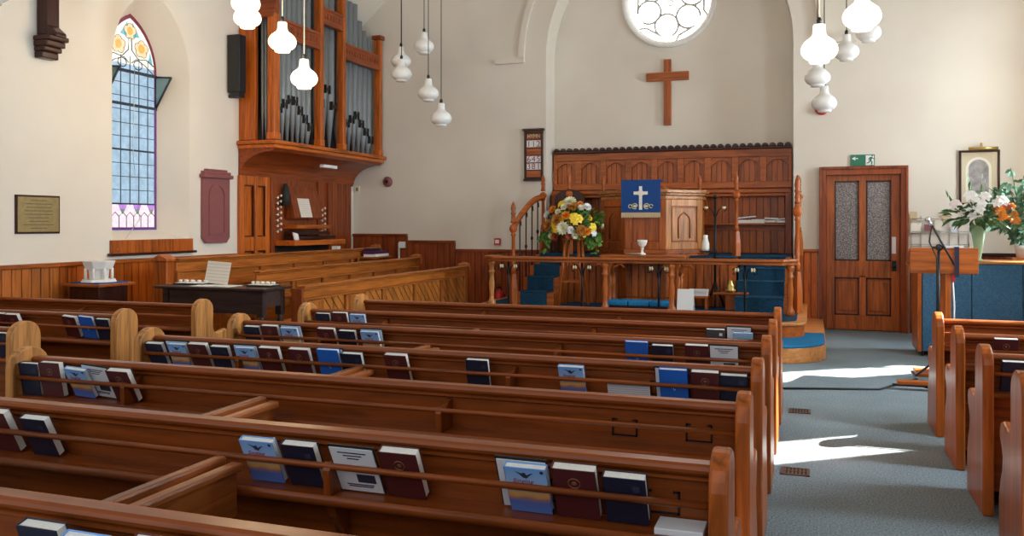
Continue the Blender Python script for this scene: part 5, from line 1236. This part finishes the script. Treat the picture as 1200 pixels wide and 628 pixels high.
for r in 'ABCDEFG':
    pew(CXL, CXR, YB[r], MX[r], ('pinz', 'chaz'), 'middle block pews', div=-2.33 if r != 'G' else -1.86, br=(-3.2, -1.5) if r not in 'A' else (-2.7, -1.5), hold=(-.42, -.72) if r in 'DEF' else (-.42,))  # left-aisle ends in a paler wood, with sunlight put into its colour
for r, l in (('B', 'front left-block pew by the wall, no books'), ('C', 'second left-block pew from the front, by the panelled wall'), ('D', 'nearest left-block pew, cut by the left edge of photo')):
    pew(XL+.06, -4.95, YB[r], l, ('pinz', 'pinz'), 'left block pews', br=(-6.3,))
for r, l in (('A', 'front right-block pew, in front of the blue cabinet'), ('B', 'second right-block pew from the front'), ('C', 'third right-block pew from the front'), ('D', 'nearest right-block pew, cut by the right edge of photo')):
    pew(.86, XR-.02, YB[r], l, ('chaz', 'chaz'), 'right block pews', br=(2.2,), hold=(1.1,))
# ================================================================== BOOKS ON THE LEDGES
SPEC = {'song': (.134, .177, .026), 'maroon': (.136, .185, .036), 'navy': (.128, .172, .034), 'blue': (.138, .19, .026), 'folder': (.158, .192, .008), 'sheet': (.21, .105, .003), 'grey': (.125, .17, .03), 'pale': (.13, .155, .02)}
PROTO = {}
def make_book(kind):
    w, h, th = SPEC[kind]
    if kind == 'sheet':
        t = T('printed_sheet', None, 'paper'); build('page', MB().box(-w/2, w/2, 0, .002, 0, h), 'lined', t); build('page', MB().box(-w/2+.01, w/2+.006, .002, .004, 0, h-.006), 'sheet', t); return t
    if kind == 'folder':
        t = T('service_folder', None, 'folder')
        build('cover', MB().box(-w/2-.006, w/2+.006, .003, th, -.0, h+.006), 'black', t, bevel=.002)
        pg = build('cover_sheet', MB().box(-w/2, w/2, .0, .003, .004, h-.004), 'sheet', t)
        m = MB()
        for s_, z in (('Welcome', .165), ('to our', .145)):
            q = text_mb(s_, .022, .0005); q.xf(Matrix.Translation((0, -.0006, z))); m.add(q.v, q.f)
        m = MB()
        for z, l in ((.170, .052), (.158, .034), (.146, .022), (.034, .050), (.026, .045)): m.box(-l, l, -.0008, 0, z-.0022, z+.0022)
        build('printed_lines', m, 'ink', pg); build('printed_photo', MB().box(-.005, .062, -.001, 0, .045, .08), 'ink', pg)
        return t
    t = T('hymn_book' if kind in ('song', 'maroon', 'navy') else 'service_book', None, 'book')
    c = {'song': 'song', 'maroon': 'maroon', 'navy': 'navy', 'blue': 'bluecover', 'grey': 'greycover', 'pale': 'palecover'}[kind]
    b = MB().box(-w/2, w/2, 0, .003, 0, h).box(-w/2, w/2, th-.003, th, 0, h).box(-w/2, -w/2+.004, 0, th, 0, h)
    cv = build('cover', b, c, t, bevel=.0012)
    build('pages', MB().box(-w/2+.004, w/2-.004, .003, th-.003, .004, h-.004), 'paper', t)
    if kind == 'song':
        m = MB().prism([(-.034, .164), (-.018, .152), (-.008, .140), (.004, .138), (.010, .146), (.026, .160), (.014, .156), (.004, .150), (-.002, .160), (-.012, .156)], 'y', -.0008, 0); build('swallow', m, 'ink', cv)
        m = MB()
        for s_, z, x in (('Singing', .118, -.012), ('the Faith', .099, .006)): q = text_mb(s_, .024, .0004, shear=.3); q.xf(Matrix.Translation((x, -.0006, z))); m.add(q.v, q.f)
        build('title_script', m, 'redink', cv); build('badge', MB().prism([((.053+.006*cos(i*pi/4)), .165+.006*sin(i*pi/4)) for i in range(8)], 'y', -.0008, 0), 'ink', cv)
    if kind in ('maroon', 'navy', 'blue', 'grey'):
        m = MB(); g = 'brass' if kind == 'maroon' else ('silver' if kind in ('blue', 'grey') else 'ink')
        if kind == 'maroon': m.tube([(.018*cos(i*pi/8), -.0005, .135+.018*sin(i*pi/8)) for i in range(17)], .0018, 6); m.ball((0, -.0005, .135), (.008, .0012, .008), 8, 6)
        elif kind == 'blue': m.tube([(-.012+.02*i/6, -.0005, .085+.012*sin(i)) for i in range(7)], .0015, 6); m.tube([(.03, -.0005, .09), (.05, -.0005, .11)], .002, 6)
        else: m.box(.025, .045, -.001, 0, .125, .145)
        build('emblem', m, g if kind != 'maroon' else mat('tarnished_gilt', (.22, .09, .04), .5) if 'tarnished_gilt' not in bpy.data.materials else bpy.data.materials['tarnished_gilt'], cv)
    return t
# block, row -> list of (px of book centre, kind, outward lean deg, sideways tilt deg)
BK = {('m', 'F'): [(-36, 'song', 22, 0), (2, 'maroon', 20, 0), (48, 'navy', 20, 0), (309, 'song', 21, 0), (356, 'navy', 20, 0), (420, 'folder', 22, 0), (473, 'maroon', 21, 0), (612, 'folder', 20, 0), (620, 'song', 21, 0), (676, 'maroon', 20, 0), (734, 'navy', 20, 0)],
      ('m', 'G'): [(58, 'navy', 14, 0), (116, 'song', 22, 0), (196, 'maroon', 20, 0)],
      ('m', 'E'): [(38, 'navy', 8, 0), (63, 'maroon', 9, 0), (94, 'song', 23, 3), (111, 'folder', 21, 4), (145, 'maroon', 21, 0)],
      ('m', 'D'): [(185, 'navy', 20, 0), (209, 'folder', 19, 0), (212, 'song', 20, 0), (236, 'maroon', 20, 0), (261, 'navy', 18, 0), (289, 'folder', 19, 0), (291, 'song', 19, 0), (319, 'maroon', 19, 0), (354, 'maroon', 18, 0), (388, 'folder', 15, 0), (388, 'blue', 16, 0), (415, 'navy', 16, 0), (467, 'maroon', 19, 0), (561, 'navy', 12, 0), (671, 'song', 20, 0), (736, 'sheet', 18, 0), (787, 'folder', 17, 0), (790, 'blue', 18, 0), (827, 'maroon', 18, 0), (858, 'navy', 16, 0)],
      ('m', 'C'): [(298, 'navy', 17, 0), (319, 'maroon', 17, 0), (342, 'folder', 17, 0), (342, 'song', 18, 0), (385, 'maroon', 18, 0), (409, 'navy', 16, 0), (436, 'folder', 17, 0), (436, 'song', 18, 0), (747, 'blue', 15, 0), (777, 'navy', 15, 0), (817, 'maroon', 16, 0), (849, 'folder', 15, 0)],
      ('m', 'B'): [(380, 'navy', 12, 0), (400, 'maroon', 13, 0), (421, 'song', 14, 0), (839, 'grey', 12, 0), (866, 'folder', 12, 0), (871, 'pale', 14, 0)],
      ('l', 'C'): [(3, 'maroon', 18, 0), (12, 'maroon', 20, 0), (84, 'maroon', 20, 4), (104, 'blue', 19, 3), (123, 'navy', 15, 0)],
      ('l', 'D'): [(-14, 'maroon', 20, 0), (2, 'navy', 12, 0)],
      ('r', 'B'): [(1178, 'maroon', 14, 0)], ('r', 'C'): [(1189, 'navy', 14, 0)]}
KW = {'song': ('sky-blue hymn book with swallow and sunset', 'swallow-covered'), 'maroon': ('maroon hymn book', 'maroon'), 'navy': ('dark navy hymn book', 'navy'), 'blue': ('bright blue plain book', 'bright blue'), 'folder': ('black folder with white sheet', 'folder'),
      'sheet': ('white lined song sheet', 'sheet'), 'grey': ('dark grey book', 'grey'), 'pale': ('small pale blue book', 'pale blue')}
BLK = {'m': 'middle-block', 'l': 'left-block', 'r': 'right-block'}
NTH = ['first', 'second', 'third', 'fourth', 'fifth', 'sixth']
for (blk, row), lst in BK.items():
    yb = YB[row]; cnt = {}; tot = {}; prev = -99
    for b in lst: tot[b[1]] = tot.get(b[1], 0)+1
    for i, (px, kind, lean, roll) in enumerate(lst):
        w, h, th = SPEC[kind]; X = xat(px, yb-.085)
        behind = (row == 'E' and kind == 'folder') or kind == 'folder' and i+1 < len(lst) and lst[i+1][1] in ('song', 'blue', 'pale') and abs(lst[i+1][0]-px) < 10
        if not behind:
            if X - w/2 < prev+.004 and i and lst[i-1][1] != 'folder': X = prev+w/2+.004
            prev = X+w/2
        if kind not in PROTO: PROTO[kind] = o = make_book(kind)
        else: o = dup(PROTO[kind])
        le = R(lean*1.28)
        y = yb-.118+.014+.097*tan(le)                # front cover just touches the rod
        if behind: y += .030/cos(le)
        o.location = (X, y, LEDGE+.001+w/2*abs(sin(R(roll)))); o.rotation_euler = (le, R(roll), 0)
        cnt[kind] = cnt.get(kind, 0)+1
        base, kw = KW[kind]; place = '%s %s pew ledge' % (ORD[row], BLK[blk]) if blk == 'm' else '%s %s pew ledge' % ({'C': 'second', 'D': 'third', 'B': 'second'}[row] if blk == 'l' else {'B': 'second', 'C': 'third'}[row], BLK[blk])
        if tot[kind] == 1: lab = 'the only %s on the %s' % (base, place)
        else: lab = '%s, %s such from left on %s' % (base, NTH[cnt[kind]-1], place)
        o['label'] = lab; o['group'] = 'books on the pew ledges'
        o['category'] = {'folder': 'folder', 'sheet': 'paper'}.get(kind, 'book')
# things lying flat on ledges
X = xat(797, YB['F']-.08); one('flat_booklet', MB().box(X-.07, X+.07, YB['F']-.115, YB['F']-.01, LEDGE, LEDGE+.02), 'sheet', 'pale booklet lying flat at the right end of sixth pew ledge', 'booklet', (X, YB['F']-.06, LEDGE), bevel=.003)
X = xat(808, YB['B']-.08); one('flat_red_book', MB().box(X-.17, X+.10, YB['B']-.11, YB['B']-.01, LEDGE, LEDGE+.03), 'maroon', 'thin red book lying flat on second middle-block pew ledge', 'book', (X, YB['B']-.06, LEDGE), bevel=.003)
# ================================================================== LIGHT
w = bpy.data.worlds.new('world'); scene.world = w; w.use_nodes = True
bg = w.node_tree.nodes['Background']; bg.inputs['Color'].default_value = (.86, .93, 1, 1); bg.inputs['Strength'].default_value = WORLD
def light(name, kind, loc, energy, col, **kw):
    l = bpy.data.lights.new(name, kind); l.energy = energy; l.color = col
    for k, v in kw.items(): setattr(l, k, v)
    o = bpy.data.objects.new(name, l); COL.objects.link(o); o.location = loc; return o
s = light('sun', 'SUN', (8, 18, 9), SUN, (1, .93, .82), angle=R(.6)); s.rotation_euler = Vector((-1, -.75, -1.10)).to_track_quat('-Z', 'Y').to_euler()
for c, g in zip(RW, (1, .8, 1)):
    a = light('window_daylight', 'AREA', (XR+.6, c, 2.9), WIN*g, (.76, .89, 1), shape='RECTANGLE', size=2.6, size_y=1.35); a.rotation_euler = Vector((-1, 0, -.15)).to_track_quat('-Z', 'Y').to_euler()
    a.data.size, a.data.size_y = .9, 3.0
for X, Y, Z in LIT: light('lamp_bulb', 'POINT', (X, Y, Z-.26), BULB, (1, .74, .45), shadow_soft_size=.12)
cam = bpy.data.cameras.new('camera'); co = bpy.data.objects.new('camera', cam); COL.objects.link(co)
co.location = (0, 0, CAMZ); co.rotation_euler = (pi/2, 0, TH); cam.lens = 30; cam.sensor_width = 36; cam.sensor_fit = 'HORIZONTAL'; cam.shift_y = -(314-CY)/1200; cam.clip_start = .05
scene.camera = co
vs = scene.view_settings; vs.view_transform = 'Standard'; vs.look = 'None'; vs.gamma = 1; vs.use_curve_mapping = False; vs.exposure = EXPO
